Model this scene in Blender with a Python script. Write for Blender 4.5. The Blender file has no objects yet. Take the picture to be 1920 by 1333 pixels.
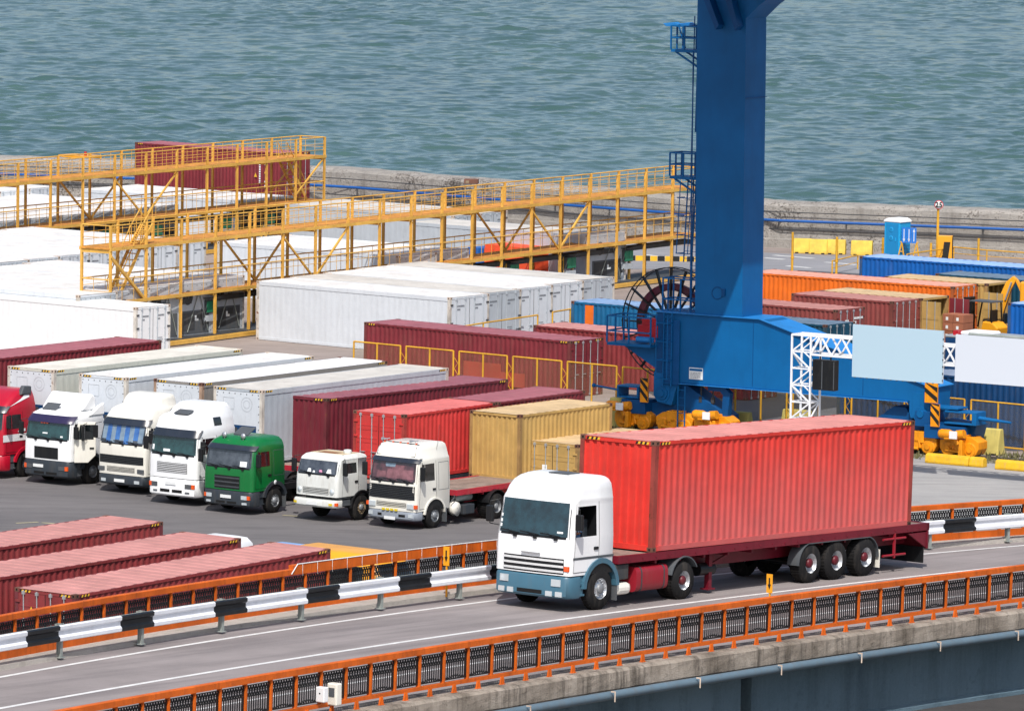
import bpy, math, random
import numpy as np
from mathutils import Vector, Matrix
random.seed(7); rng = np.random.RandomState(3)
scene = bpy.context.scene
col = scene.collection
R = math.radians
# ------------------------------------------------------------------ camera, sky, sun, exposure
FPX, PITCH, ROLL, CAMH = 11730.0, R(5.69), R(0.91), 30.0      # focal length in photo pixels (1920 wide)
CX, CY = 960.0, 666.5
_fw = np.array([0, math.cos(PITCH), -math.sin(PITCH)]); _rt = np.array([1.0, 0, 0]); _up = np.array([0, math.sin(PITCH), math.cos(PITCH)])
_rt2 = math.cos(ROLL)*_rt + math.sin(ROLL)*_up; _up2 = -math.sin(ROLL)*_rt + math.cos(ROLL)*_up
cd = bpy.data.cameras.new('camera'); cam = bpy.data.objects.new('camera', cd); col.objects.link(cam)
cd.sensor_width = 36; cd.lens = FPX*36/1920; cd.clip_start = 1; cd.clip_end = 5000
cam.matrix_world = Matrix(((_rt2[0], _up2[0], -_fw[0], 0), (_rt2[1], _up2[1], -_fw[1], 0), (_rt2[2], _up2[2], -_fw[2], CAMH), (0, 0, 0, 1)))
scene.camera = cam
SUN = Vector((-0.01, -0.615, 0.79)).normalized()
sl = bpy.data.lights.new('sun', 'SUN'); sl.energy = 4.0; sl.angle = R(0.5); sl.color = (1, .955, .9)
so = bpy.data.objects.new('sun', sl); col.objects.link(so); so.rotation_euler = SUN.to_track_quat('Z', 'Y').to_euler(); so.location = (0, 0, 80)
world = bpy.data.worlds.new('World'); scene.world = world; world.use_nodes = True
wn = world.node_tree.nodes; wl = world.node_tree.links
sky = wn.new('ShaderNodeTexSky'); sky.sky_type = 'NISHITA'; sky.sun_disc = False
sky.sun_elevation = math.asin(SUN.z); sky.sun_rotation = math.atan2(SUN.x, SUN.y); sky.altitude = 0; sky.air_density = 1.0; sky.dust_density = 3.0
wn['Background'].inputs[1].default_value = 0.14
wl.new(sky.outputs[0], wn['Background'].inputs[0])
scene.view_settings.view_transform = 'Standard'; scene.view_settings.look = 'None'; scene.view_settings.gamma = 1
scene.view_settings.exposure = 0.06
# ------------------------------------------------------------------ helpers
def at(u, v, Z=0.0):
    d = _fw*FPX + _rt2*(u-CX) - _up2*(v-CY); t = (Z-CAMH)/d[2]
    return np.array([0, 0, CAMH]) + d*t
def lin(h):
    if isinstance(h, tuple): return h
    h = h.lstrip('#'); c = [int(h[i:i+2], 16)/255 for i in (0, 2, 4)]
    return tuple(x/12.92 if x <= .04045 else ((x+.055)/1.055)**2.4 for x in c)
def tag(o, label=None, cat=None, group=None, kind=None):
    if label: o['label'] = label
    if cat: o['category'] = cat
    if group: o['group'] = group
    if kind: o['kind'] = kind
    return o
def empty(name, loc, rz=0.0, label=None, cat=None, group=None):
    o = bpy.data.objects.new(name, None); col.objects.link(o); o.location = Vector(loc); o.rotation_euler = (0, 0, rz); o.empty_display_size = .3
    return tag(o, label, cat, group)
def rot_xy(p, a): return (p[0]*math.cos(a)-p[1]*math.sin(a), p[0]*math.sin(a)+p[1]*math.cos(a))
def kids(o): return [c for c in col.objects if c.parent == o]
def copy_tree(o, parent=None, idx=None):
    if idx is None:
        idx = {}
        for c in col.objects:
            if c.parent: idx.setdefault(c.parent.name, []).append(c)
    c = o.copy(); col.objects.link(c); c.parent = parent
    for ch in idx.get(o.name, []): copy_tree(ch, c, idx)
    return c
class MB:
    def __init__(s): s.v = []; s.f = []; s.m = []; s.sm = []
    def add(s, vs, fs, mi=0, sm=False):
        b = len(s.v); s.v += [tuple(p) for p in vs]
        for f in fs: s.f.append(tuple(b+i for i in f)); s.m.append(mi); s.sm.append(sm)
        return s
    def box(s, x0, x1, y0, y1, z0, z1, mi=0):
        if x0 > x1: x0, x1 = x1, x0
        if y0 > y1: y0, y1 = y1, y0
        if z0 > z1: z0, z1 = z1, z0
        return s.add([(x0,y0,z0),(x1,y0,z0),(x1,y1,z0),(x0,y1,z0),(x0,y0,z1),(x1,y0,z1),(x1,y1,z1),(x0,y1,z1)],
                     [(3,2,1,0),(4,5,6,7),(0,1,5,4),(1,2,6,5),(2,3,7,6),(3,0,4,7)], mi)
    def bar(s, p, q, w, h=None, mi=0, up=(0,0,1)):
        p = Vector(p); q = Vector(q); d = (q-p)
        if d.length < 1e-6: return s
        d.normalize(); u = Vector(up)
        if abs(d.dot(u)) > .98: u = Vector((0, 1, 0))
        a = d.cross(u).normalized(); b = a.cross(d).normalized(); h = h or w
        vs = [e+a*(sx*w/2)+b*(sy*h/2) for e in (p, q) for sx, sy in ((-1,-1),(1,-1),(1,1),(-1,1))]
        return s.add(vs, [(3,2,1,0),(4,5,6,7),(0,1,5,4),(1,2,6,5),(2,3,7,6),(3,0,4,7)], mi)
    def tube(s, p, q, r, n=8, mi=0, r2=None, cap=True):
        p = Vector(p); q = Vector(q); d = (q-p)
        if d.length < 1e-6: return s
        d.normalize(); u = Vector((0,0,1)) if abs(d.z) < .9 else Vector((1,0,0))
        a = d.cross(u).normalized(); b = a.cross(d); r2 = r if r2 is None else r2
        vs = [p+(a*math.cos(t)+b*math.sin(t))*r for t in [2*math.pi*i/n for i in range(n)]] + [q+(a*math.cos(t)+b*math.sin(t))*r2 for t in [2*math.pi*i/n for i in range(n)]]
        s.add(vs, [(i, (i+1) % n, n+(i+1) % n, n+i) for i in range(n)], mi, True)
        if cap: s.add(vs[:n], [tuple(range(n))[::-1]], mi); s.add(vs[n:], [tuple(range(n))], mi)
        return s
    def path(s, pts, r, n=6, mi=0):
        for a, b in zip(pts[:-1], pts[1:]): s.tube(a, b, r, n, mi)
        return s
    def prism(s, pts, y0, y1, mi=0, axis='y'):
        n = len(pts)
        f = {'y': lambda a, b, c: (a, c, b), 'z': lambda a, b, c: (a, b, c), 'x': lambda a, b, c: (c, a, b)}[axis]
        vs = [f(a, b, y0) for a, b in pts]+[f(a, b, y1) for a, b in pts]
        ar = sum(pts[i][0]*pts[(i+1) % n][1]-pts[(i+1) % n][0]*pts[i][1] for i in range(n))
        fs = [tuple(range(n)), tuple(range(2*n-1, n-1, -1))]+[(i, n+i, n+(i+1) % n, (i+1) % n) for i in range(n)]
        flip = (ar > 0) != (axis == 'y')
        if (y1 < y0): flip = not flip
        if flip: fs = [g[::-1] for g in fs]
        return s.add(vs, fs, mi)
    def lathe(s, prof, c, axis='y', n=28, mi=0, sm=True):
        # prof: (radius, offset along the axis)
        vs = []
        for r, o in prof:
            for i in range(n):
                t = 2*math.pi*i/n; a, b = r*math.cos(t), r*math.sin(t)
                vs.append({'y': (c[0]+a, c[1]+o, c[2]+b), 'x': (c[0]+o, c[1]+a, c[2]+b), 'z': (c[0]+a, c[1]+b, c[2]+o)}[axis])
        fs = [(k*n+i, k*n+(i+1) % n, (k+1)*n+(i+1) % n, (k+1)*n+i) for k in range(len(prof)-1) for i in range(n)]
        return s.add(vs, fs, mi, sm)
    def grid(s, fn, nu, nv, mi=0, sm=True):
        vs = [fn(i/nu, j/nv) for j in range(nv+1) for i in range(nu+1)]; w = nu+1
        return s.add(vs, [(j*w+i, j*w+i+1, (j+1)*w+i+1, (j+1)*w+i) for j in range(nv) for i in range(nu)], mi, sm)
    def mesh(s, name, mats, bevel=0):
        me = bpy.data.meshes.new(name); me.from_pydata(s.v, [], s.f)
        for m in (mats if isinstance(mats, (list, tuple)) else [mats]): me.materials.append(m)
        me.polygons.foreach_set('material_index', s.m); me.polygons.foreach_set('use_smooth', s.sm); me.update(); return me
    def build(s, name, mats, parent=None, sharp=None, bevel=0, recalc=False):
        me = s.mesh(name, mats); o = bpy.data.objects.new(name, me); col.objects.link(o); o.parent = parent
        if sharp or recalc:
            import bmesh
            bm = bmesh.new(); bm.from_mesh(me)
            if sharp: bmesh.ops.remove_doubles(bm, verts=bm.verts, dist=1e-4)
            bmesh.ops.recalc_face_normals(bm, faces=bm.faces)
            if sharp:
                for f in bm.faces: f.smooth = True
                for e in bm.edges:
                    if len(e.link_faces) == 2: e.smooth = e.calc_face_angle(0) < R(sharp)
            bm.to_mesh(me); bm.free()
        if bevel:
            b = o.modifiers.new('bevel', 'BEVEL'); b.width = bevel; b.segments = 2; b.limit_method = 'ANGLE'; b.angle_limit = R(40)
        return o
# ------------------------------------------------------------------ materials
def nmat(name):
    m = bpy.data.materials.new(name); m.use_nodes = True; return m, m.node_tree.nodes, m.node_tree.links, m.node_tree.nodes['Principled BSDF']
def ramp(n, pts):
    r = n.new('ShaderNodeValToRGB'); e = r.color_ramp.elements
    e[0].position, e[0].color = pts[0][0], (*lin(pts[0][1]), 1); e[1].position, e[1].color = pts[-1][0], (*lin(pts[-1][1]), 1)
    for p, c in pts[1:-1]: q = e.new(p); q.color = (*lin(c), 1)
    return r
def noise(n, l, co, scale, detail=5, rough=.6, stretch=None):
    t = n.new('ShaderNodeTexNoise'); t.inputs['Scale'].default_value = scale; t.inputs['Detail'].default_value = detail; t.inputs['Roughness'].default_value = rough
    if stretch:
        mp = n.new('ShaderNodeMapping'); mp.inputs['Scale'].default_value = stretch; l.new(co, mp.inputs[0]); co = mp.outputs[0]
    l.new(co, t.inputs['Vector']); return t.outputs['Fac']
def mth(n, l, op, a, b=None, c=None, clamp=False):
    t = n.new('ShaderNodeMath'); t.operation = op; t.use_clamp = clamp
    for i, x in enumerate((a, b, c)):
        if x is None: continue
        if isinstance(x, (int, float)): t.inputs[i].default_value = x
        else: l.new(x, t.inputs[i])
    return t.outputs[0]
def mr(n, l, x, a, b, c=0., d=1.):
    t = n.new('ShaderNodeMapRange'); l.new(x, t.inputs[0])
    for i, k in enumerate((a, b, c, d)): t.inputs[i+1].default_value = k
    return t.outputs[0]
def mixc(n, l, f, a, b):
    t = n.new('ShaderNodeMix'); t.data_type = 'RGBA'
    if isinstance(f, float): t.inputs[0].default_value = f
    else: l.new(f, t.inputs[0])
    for i, x in ((6, a), (7, b)):
        if hasattr(x, 'default_value'): l.new(x, t.inputs[i])
        else: t.inputs[i].default_value = (*lin(x), 1)
    return t.outputs[2]
def randco(n, l):
    """object coordinates shifted by a per-object random so copies differ"""
    tc = n.new('ShaderNodeTexCoord'); oi = n.new('ShaderNodeObjectInfo'); v = n.new('ShaderNodeVectorMath'); v.operation = 'MULTIPLY_ADD'
    cmb = n.new('ShaderNodeCombineXYZ')
    for i in range(3): l.new(oi.outputs['Random'], cmb.inputs[i])
    l.new(cmb.outputs[0], v.inputs[0]); v.inputs[1].default_value = (37, 53, 17); l.new(tc.outputs['Object'], v.inputs[2]); return v.outputs[0], tc.outputs['Object']
def paint(name, c, rough=.45, var=.12, dirt=.25, dirtc='#6b5f52', rust=0.0, bump=.0, metal=0., scale=1.0, streak=True, dust=None, spec=.4):
    m, n, l, b = nmat(name); co, oc = randco(n, l); c = lin(c)
    n1 = noise(n, l, co, .9*scale, 6); n2 = noise(n, l, co, 5*scale, 5, .7, (1, 1, .18) if streak else None)
    dark = tuple(x*(1-var*1.6) for x in c); lite = tuple(min(1, x*(1+var)+.01*var) for x in c)
    base = mixc(n, l, mr(n, l, n1, .3, .7), dark, lite)
    d = mth(n, l, 'MULTIPLY', mr(n, l, n2, .5, .78), dirt)
    cc = mixc(n, l, d, base, dirtc)
    if dust:   # road dust on the lower part: (height where it ends, colour, amount)
        sp = n.new('ShaderNodeSeparateXYZ'); l.new(oc, sp.inputs[0])
        n4 = noise(n, l, co, 1.7, 5, .65, (1, 1, .35))
        zz = mth(n, l, 'MULTIPLY_ADD', n4, -1.4, sp.outputs[2]); dm = mth(n, l, 'MULTIPLY', mr(n, l, zz, dust[0]-.7, -1.0), mr(n, l, sp.outputs[0], .1, .5)); cc = mixc(n, l, mth(n, l, 'MULTIPLY', dm, dust[2]), cc, dust[1])
    if rust:
        n3 = noise(n, l, co, 2.6*scale, 8, .72)
        rc = mixc(n, l, mr(n, l, n1, .35, .65), '#4a2a1c', '#7d4a2c'); th = .72-.2*rust
        f = mr(n, l, n3, th, th+.035); cc = mixc(n, l, f, cc, rc); l.new(mth(n, l, 'MULTIPLY_ADD', f, .35, rough, clamp=True), b.inputs['Roughness'])
    else: b.inputs['Roughness'].default_value = rough
    l.new(cc, b.inputs['Base Color']); b.inputs['Metallic'].default_value = metal; b.inputs['Specular IOR Level'].default_value = spec
    if bump:
        bp = n.new('ShaderNodeBump'); bp.inputs['Strength'].default_value = bump; bp.inputs['Distance'].default_value = .03; l.new(noise(n, l, co, 2.2*scale, 4, .6), bp.inputs['Height']); l.new(bp.outputs[0], b.inputs['Normal'])
    return m
def flat(name, c, rough=.5, metal=0., spec=.5, coat=0.):
    m, n, l, b = nmat(name); b.inputs['Base Color'].default_value = (*lin(c), 1); b.inputs['Roughness'].default_value = rough; b.inputs['Metallic'].default_value = metal
    b.inputs['Specular IOR Level'].default_value = spec; b.inputs['Coat Weight'].default_value = coat; b.inputs['Coat Roughness'].default_value = .05; return m
def glassy(name, c, c2=None):
    m, n, l, b = nmat(name); tc = n.new('ShaderNodeTexCoord'); sp = n.new('ShaderNodeSeparateXYZ'); l.new(tc.outputs['Object'], sp.inputs[0])
    f = noise(n, l, tc.outputs['Object'], 1.6, 3); l.new(mixc(n, l, mr(n, l, f, .4, .62), c, c2 or c), b.inputs['Base Color'])
    b.inputs['Roughness'].default_value = .06; b.inputs['Specular IOR Level'].default_value = .8; b.inputs['Coat Weight'].default_value = .6; b.inputs['Coat Roughness'].default_value = .03; return m
def asphalt(name, c1, c2, patch=.5, s=1.0, rough=.85):
    m, n, l, b = nmat(name); tc = n.new('ShaderNodeTexCoord'); co = tc.outputs['Object']
    a = noise(n, l, co, .12*s, 6, .62); f = noise(n, l, co, 26*s, 4, .75); g = noise(n, l, co, 1.1*s, 5, .65, (.25, 1.3, 1)); k = noise(n, l, co, .5, 7, .7)
    base = mixc(n, l, mr(n, l, a, .34, .66), c1, c2); x = mixc(n, l, mth(n, l, 'MULTIPLY', mr(n, l, g, .45, .7), .6), base, tuple(q*.68 for q in lin(c1)))
    x = mixc(n, l, mth(n, l, 'MULTIPLY', mr(n, l, k, .6, .68), .4*patch), x, tuple(q*.45 for q in lin(c1)))
    x = mixc(n, l, mth(n, l, 'MULTIPLY', mr(n, l, f, .35, .7), .22), x, tuple(min(1, q*1.7) for q in lin(c2)))
    l.new(x, b.inputs['Base Color']); b.inputs['Roughness'].default_value = rough; b.inputs['Specular IOR Level'].default_value = .25
    bp = n.new('ShaderNodeBump'); bp.inputs['Strength'].default_value = .35; bp.inputs['Distance'].default_value = .02; l.new(f, bp.inputs['Height']); l.new(bp.outputs[0], b.inputs['Normal']); return m
def concrete(name, c1, c2, stain='#3a352e', amt=.6, s=1.0, vert=True):
    m, n, l, b = nmat(name); tc = n.new('ShaderNodeTexCoord'); co = tc.outputs['Object']
    a = noise(n, l, co, .5*s, 7, .65); st = noise(n, l, co, 1.6*s, 6, .7, (1, 1, .12) if vert else None); f = noise(n, l, co, 18*s, 5, .75); pt = noise(n, l, co, 2.2*s, 8, .75)
    x = mixc(n, l, mr(n, l, a, .35, .65), c1, c2); x = mixc(n, l, mth(n, l, 'MULTIPLY', mr(n, l, st, .48, .72), amt), x, stain)
    x = mixc(n, l, mth(n, l, 'MULTIPLY', mr(n, l, pt, .58, .66), amt*.7), x, tuple(q*.4 for q in lin(c1)))
    x = mixc(n, l, mth(n, l, 'MULTIPLY', mr(n, l, f, .3, .75), .25), x, tuple(min(1, q*1.35) for q in lin(c2)))
    l.new(x, b.inputs['Base Color']); b.inputs['Roughness'].default_value = .9; b.inputs['Specular IOR Level'].default_value = .2
    bp = n.new('ShaderNodeBump'); bp.inputs['Strength'].default_value = .8; bp.inputs['Distance'].default_value = .05
    l.new(mth(n, l, 'ADD', f, mth(n, l, 'MULTIPLY', pt, 1.5)), bp.inputs['Height']); l.new(bp.outputs[0], b.inputs['Normal']); return m
M = {}
def cmat(key, side, roof, rust=.12, dirt=.25, var=.12, dust=None):
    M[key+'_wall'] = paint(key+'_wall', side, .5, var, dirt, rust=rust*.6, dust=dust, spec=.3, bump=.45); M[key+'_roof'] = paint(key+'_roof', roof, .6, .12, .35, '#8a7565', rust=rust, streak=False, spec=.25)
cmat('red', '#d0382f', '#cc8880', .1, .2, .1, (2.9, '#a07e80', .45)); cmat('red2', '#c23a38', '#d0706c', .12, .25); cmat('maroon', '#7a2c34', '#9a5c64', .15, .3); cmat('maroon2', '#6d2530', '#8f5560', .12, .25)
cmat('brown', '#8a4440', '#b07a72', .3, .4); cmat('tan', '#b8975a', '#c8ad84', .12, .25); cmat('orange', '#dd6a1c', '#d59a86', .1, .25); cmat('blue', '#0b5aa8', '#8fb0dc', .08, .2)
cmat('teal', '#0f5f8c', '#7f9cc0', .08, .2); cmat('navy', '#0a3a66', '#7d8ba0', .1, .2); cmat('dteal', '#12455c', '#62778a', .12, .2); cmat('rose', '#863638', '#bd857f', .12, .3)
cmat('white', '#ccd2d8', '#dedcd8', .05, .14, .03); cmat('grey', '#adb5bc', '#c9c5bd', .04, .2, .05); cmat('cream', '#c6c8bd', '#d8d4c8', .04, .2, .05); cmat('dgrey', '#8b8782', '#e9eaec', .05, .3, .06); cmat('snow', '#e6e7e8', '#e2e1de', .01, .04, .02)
M['casting'] = paint('casting', '#6f4a3c', .8, .3, .4, rust=.6); M['castwhite'] = paint('cast_white', '#c9b8a8', .7, .2, .4, rust=.5)
M['steel'] = paint('galvanised', '#b9bec2', .4, .1, .2, metal=.5); M['dsteel'] = paint('dark_steel', '#3c3f42', .6, .2, .4, rust=.2)
M['black'] = paint('black_paint', '#15171a', .45, .2, .2, '#4a463f'); M['rubber'] = paint('rubber', '#1d1d1e', .85, .25, .5, '#57514a', spec=.2); M['hole'] = flat('dark_hole', '#050506', .9)
M['hy'] = flat('hazard_yellow', '#e0b030', .6); M['hk'] = flat('hazard_black', '#14130f', .6)
M['gantry'] = paint('gantry_yellow', '#d8a94e', .6, .16, .4, '#8f6224', rust=.35); M['plank'] = paint('deck_planks', '#c98a3c', .8, .25, .55, '#7a4d22', rust=.25, scale=2, streak=False); M['fenceyel'] = paint('fence_yellow', '#d4a02c', .6, .15, .4, '#7f5a30', rust=.3)
M['crane'] = paint('crane_blue', '#005d98', .5, .1, .2, '#0a3358', scale=.5, spec=.3, bump=.35); M['cranedk'] = paint('crane_blue_dark', '#004a82', .5, .12, .25, '#0b2d50', spec=.3); M['cranelt'] = paint('crane_blue_light', '#1d7cc4', .5, .08, .25, '#3c4e58', spec=.5)
M['bogie'] = paint('bogie_yellow', '#ea9410', .45, .12, .4, '#5a3a12', scale=2); M['whitebox'] = paint('white_box', '#e6e8ea', .5, .05, .1)
M['orangerail'] = paint('rail_orange', '#cc5f10', .6, .16, .55, '#74391c', rust=.28, scale=1.5); M['beamw'] = paint('barrier_white', '#e4e8ee', .45, .05, .15); M['beamk'] = paint('barrier_black', '#16191d', .45, .15, .2, '#4a4a48'); M['galv'] = paint('galv_post', '#8f9692', .55, .15, .4, '#4a4538', rust=.2)
M['tank'] = paint('tank_maroon', '#8e1c2a', .4, .08, .2); M['trailer'] = paint('trailer_maroon', '#6e1426', .45, .12, .3, '#2a0c10', rust=.1); M['deckred'] = paint('flatbed_red', '#b02838', .5, .12, .3)
M['chrome'] = flat('rim_silver', '#c4c8cc', .3, .7); M['rimgrey'] = paint('rim_grey', '#8b9095', .5, .15, .4, metal=.3); M['hubred'] = paint('hub_red', '#5e1622', .45, .1, .2); M['rimrust'] = paint('rim_rust', '#8a7a62', .7, .2, .5, rust=.4)
M['lamp'] = flat('lamp_glass', '#c9d2d6', .1, .2, .8, .5); M['amber'] = flat('amber_lamp', '#e0561a', .2, 0, .6, .4); M['yellowlamp'] = flat('yellow_lamp', '#d8c020', .25, 0, .6, .3); M['plate'] = flat('number_plate', '#dfe2e2', .4)
M['glass'] = glassy('windscreen_glass', '#122c2e', '#24484a'); M['glassgrey'] = glassy('windscreen_grey', '#2c3038', '#50565e'); M['glassred'] = glassy('windscreen_red', '#2e2226', '#6a4048'); M['glassdk'] = glassy('side_glass', '#0b1012', '#1a2226'); M['glassblue'] = glassy('windscreen_blue', '#16262e', '#22404b')
M['paper'] = flat('paper', '#e6ecec', .6); M['leadgrey'] = paint('lead_grey', '#4e5358', .6, .1, .3); M['plankbed'] = paint('flatbed_boards', '#8b7b70', .85, .25, .5, '#4e4038', scale=2, streak=False)
# ------------------------------------------------------------------ ground, water, wall
def sheet(name, pts, z, m, kind='structure'):
    mb = MB(); mb.add([(p[0], p[1], z) for p in pts], [tuple(range(len(pts)))]); return tag(mb.build(name, m), kind=kind)
P2 = lambda *pp: [tuple(at(u, v)[:2]) for u, v in pp]
_wall_px = [(-420, 352), (0, 374), (615, 396), (1000, 430), (1434, 464), (1920, 483), (2400, 503)]
WB = P2(*_wall_px)                                                    # foot of the sea wall
M['yard'] = asphalt('yard_concrete', '#807670', '#978c86', .7); M['asph'] = asphalt('parking_asphalt', '#5e5c5d', '#716e6e', .8); M['quay'] = asphalt('quay_road', '#7d7e82', '#8d8d90', .5); M['apron'] = asphalt('apron', '#8c8b8a', '#a3a19e', .6)
M['darkyard'] = asphalt('dark_yard', '#4a4c50', '#5c5d60', 1.)
sheet('ground', [(-260, 60), (260, 60), (260, 352)]+[(x, y+.6) for x, y in WB[::-1]]+[(-260, 470)], 0, M['yard'])
sheet('parking_lot', P2((-300, 905), (200, 810), (700, 775), (1120, 810), (1330, 1000), (1100, 1330), (200, 2300), (-1500, 2300)), .004, M['asph'])
sheet('apron', P2((1330, 812), (1700, 850), (1930, 872), (2500, 905), (3200, 1500), (1100, 1330), (1330, 1000), (1150, 812)), .004, M['apron'])
sheet('container_yard', P2((1150, 700), (1420, 640), (1500, 500), (1950, 520), (2400, 560), (2400, 800), (1900, 846), (1330, 800)), .004, M['darkyard'])
sheet('quay_road', P2((-420, 356), (615, 402), (1000, 438), (1434, 474), (1920, 498), (2400, 520), (2400, 560), (1500, 507), (1180, 505), (900, 470), (600, 425), (-420, 385)), .008, M['quay'])
M['roadwhite'] = paint('road_white', '#c9cac8', .7, .15, .6, '#77767a', scale=3, streak=False)
def strip(mb, p, q, w, z=.014):
    a = at(*p); b = at(*q); d = (b-a)[:2]; d /= np.linalg.norm(d); nrm = np.array([-d[1], d[0]])*w/2
    mb.add([(a[0]+nrm[0], a[1]+nrm[1], z), (b[0]+nrm[0], b[1]+nrm[1], z), (b[0]-nrm[0], b[1]-nrm[1], z), (a[0]-nrm[0], a[1]-nrm[1], z)], [(0, 1, 2, 3)])
mb = MB()
for p, q in [((1434, 484), (1470, 487)), ((1450, 479), (1526, 485)), ((1547, 492), (1606, 497)), ((1380, 478), (1410, 481)), ((1210, 478), (1262, 485)), ((1475, 499), (1520, 503))]: strip(mb, p, q, .45)
tag(mb.build('lane_markings', M['roadwhite']), kind='structure')
mb = MB(); M['faded'] = paint('faded_yellow_line', '#a8a080', .8, .2, .8, '#66655f', scale=3, streak=False)
for p, q in [((30, 981), (72, 979)), ((78, 980), (102, 982)), ((530, 966), (560, 968))]: strip(mb, p, q, .18)
tag(mb.build('faded_parking_marks', M['faded']), kind='structure')
# crane rails and joint lines
M['railsteel'] = paint('rail_steel', '#5a5450', .5, .2, .4, rust=.4, metal=.4)
M['gravel'] = concrete('rail_gravel', '#7d7868', '#8f8a78', '#4b5038', .6, 3, False)
a, b = at(1150, 803), at(1846, 862); RD = (b-a)/np.linalg.norm(b-a); RN = np.array([RD[1], -RD[0], 0]); CA = a     # rail direction, normal towards the camera
mb = MB(); p0 = a-RD*60; p1 = a+RD*60
mb.add([tuple(p+RN*o+np.array([0, 0, .009])) for p, o in ((p0, -.9), (p1, -.9), (p1, .9), (p0, .9))], [(0, 1, 2, 3)]); tag(mb.build('rail_bed', M['gravel']), kind='structure')
mb = MB(); mb.bar(p0-RN*.35+np.array([0, 0, .06]), p1-RN*.35+np.array([0, 0, .06]), .08, .12); tag(mb.build('crane_rail', M['railsteel']), 'steel crane rail running along the quay under the blue crane', 'rail')
# sea
def make_sea():
    ys = [345.]
    while ys[-1] < 1500: ys.append(ys[-1]+max(.28, (ys[-1]-330)*.0014))
    ys = np.array(ys); nx = 460; t = np.linspace(-1, 1, nx+1)
    Y = ys[:, None]*np.ones(nx+1); X = t[None, :]*(ys[:, None]*.115+6)
    Z = np.zeros_like(X); DX = np.zeros_like(X); DY = np.zeros_like(X)
    r = np.random.RandomState(11)
    for i in range(200):
        L = .8*(8.5/.8)**(r.rand()**1.05); k = 2*math.pi/L; th = R(100)+r.randn()*.62
        a = .0056*L**.9*(.6+.8*r.rand())*.5; ph = r.rand()*6.28; cx, cy = math.cos(th), math.sin(th)
        q = k*(X*cx+Y*cy)+ph; Z += a*np.sin(q); DX += a*cx*np.cos(q)*.9; DY += a*cy*np.cos(q)*.9
    env = 1+.15*np.sin(X*.06+Y*.021)+.12*np.sin(X*.11-Y*.05+2); Z *= env
    V = np.stack([X+DX, Y+DY, Z-2.2], -1).reshape(-1, 3); ny = len(ys); w = nx+1
    j, i = np.meshgrid(np.arange(ny-1), np.arange(nx), indexing='ij'); b = j*w+i
    F = np.stack([b, b+1, b+w+1, b+w], -1).reshape(-1, 4)
    me = bpy.data.meshes.new('sea'); me.vertices.add(len(V)); me.vertices.foreach_set('co', V.ravel().astype(np.float32))
    me.loops.add(F.size); me.loops.foreach_set('vertex_index', F.ravel().astype(np.int32)); me.polygons.add(len(F)); me.polygons.foreach_set('loop_start', np.arange(0, F.size, 4, dtype=np.int32))
    me.polygons.foreach_set('use_smooth', np.ones(len(F), bool)); me.update(calc_edges=True)
    o = bpy.data.objects.new('sea', me); col.objects.link(o)
    m, n, l, b = nmat('sea_water'); tc = n.new('ShaderNodeTexCoord'); co = tc.outputs['Object']; sp = n.new('ShaderNodeSeparateXYZ'); l.new(co, sp.inputs[0])
    n1 = noise(n, l, co, .03, 4, .6, (1, .5, 1))
    l.new(mixc(n, l, mr(n, l, n1, .3, .7), '#334f4a', '#47625c'), b.inputs['Base Color'])
    b.inputs['Roughness'].default_value = .12; b.inputs['IOR'].default_value = 1.65; b.inputs['Specular IOR Level'].default_value = .5
    bp = n.new('ShaderNodeBump'); bp.inputs['Strength'].default_value = .45; bp.inputs['Distance'].default_value = .05; l.new(noise(n, l, co, 2.4, 4, .6, (1, .8, 1)), bp.inputs['Height']); l.new(bp.outputs[0], b.inputs['Normal'])
    me.materials.append(m); return tag(o, kind='structure')
make_sea()
mb = MB(); mb.add([(-900, 1490, -2.6), (900, 1490, -2.6), (2500, 4600, -2.6), (-2500, 4600, -2.6)], [(0, 1, 2, 3)]); tag(mb.build('water', bpy.data.materials['sea_water']), kind='structure')
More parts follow.
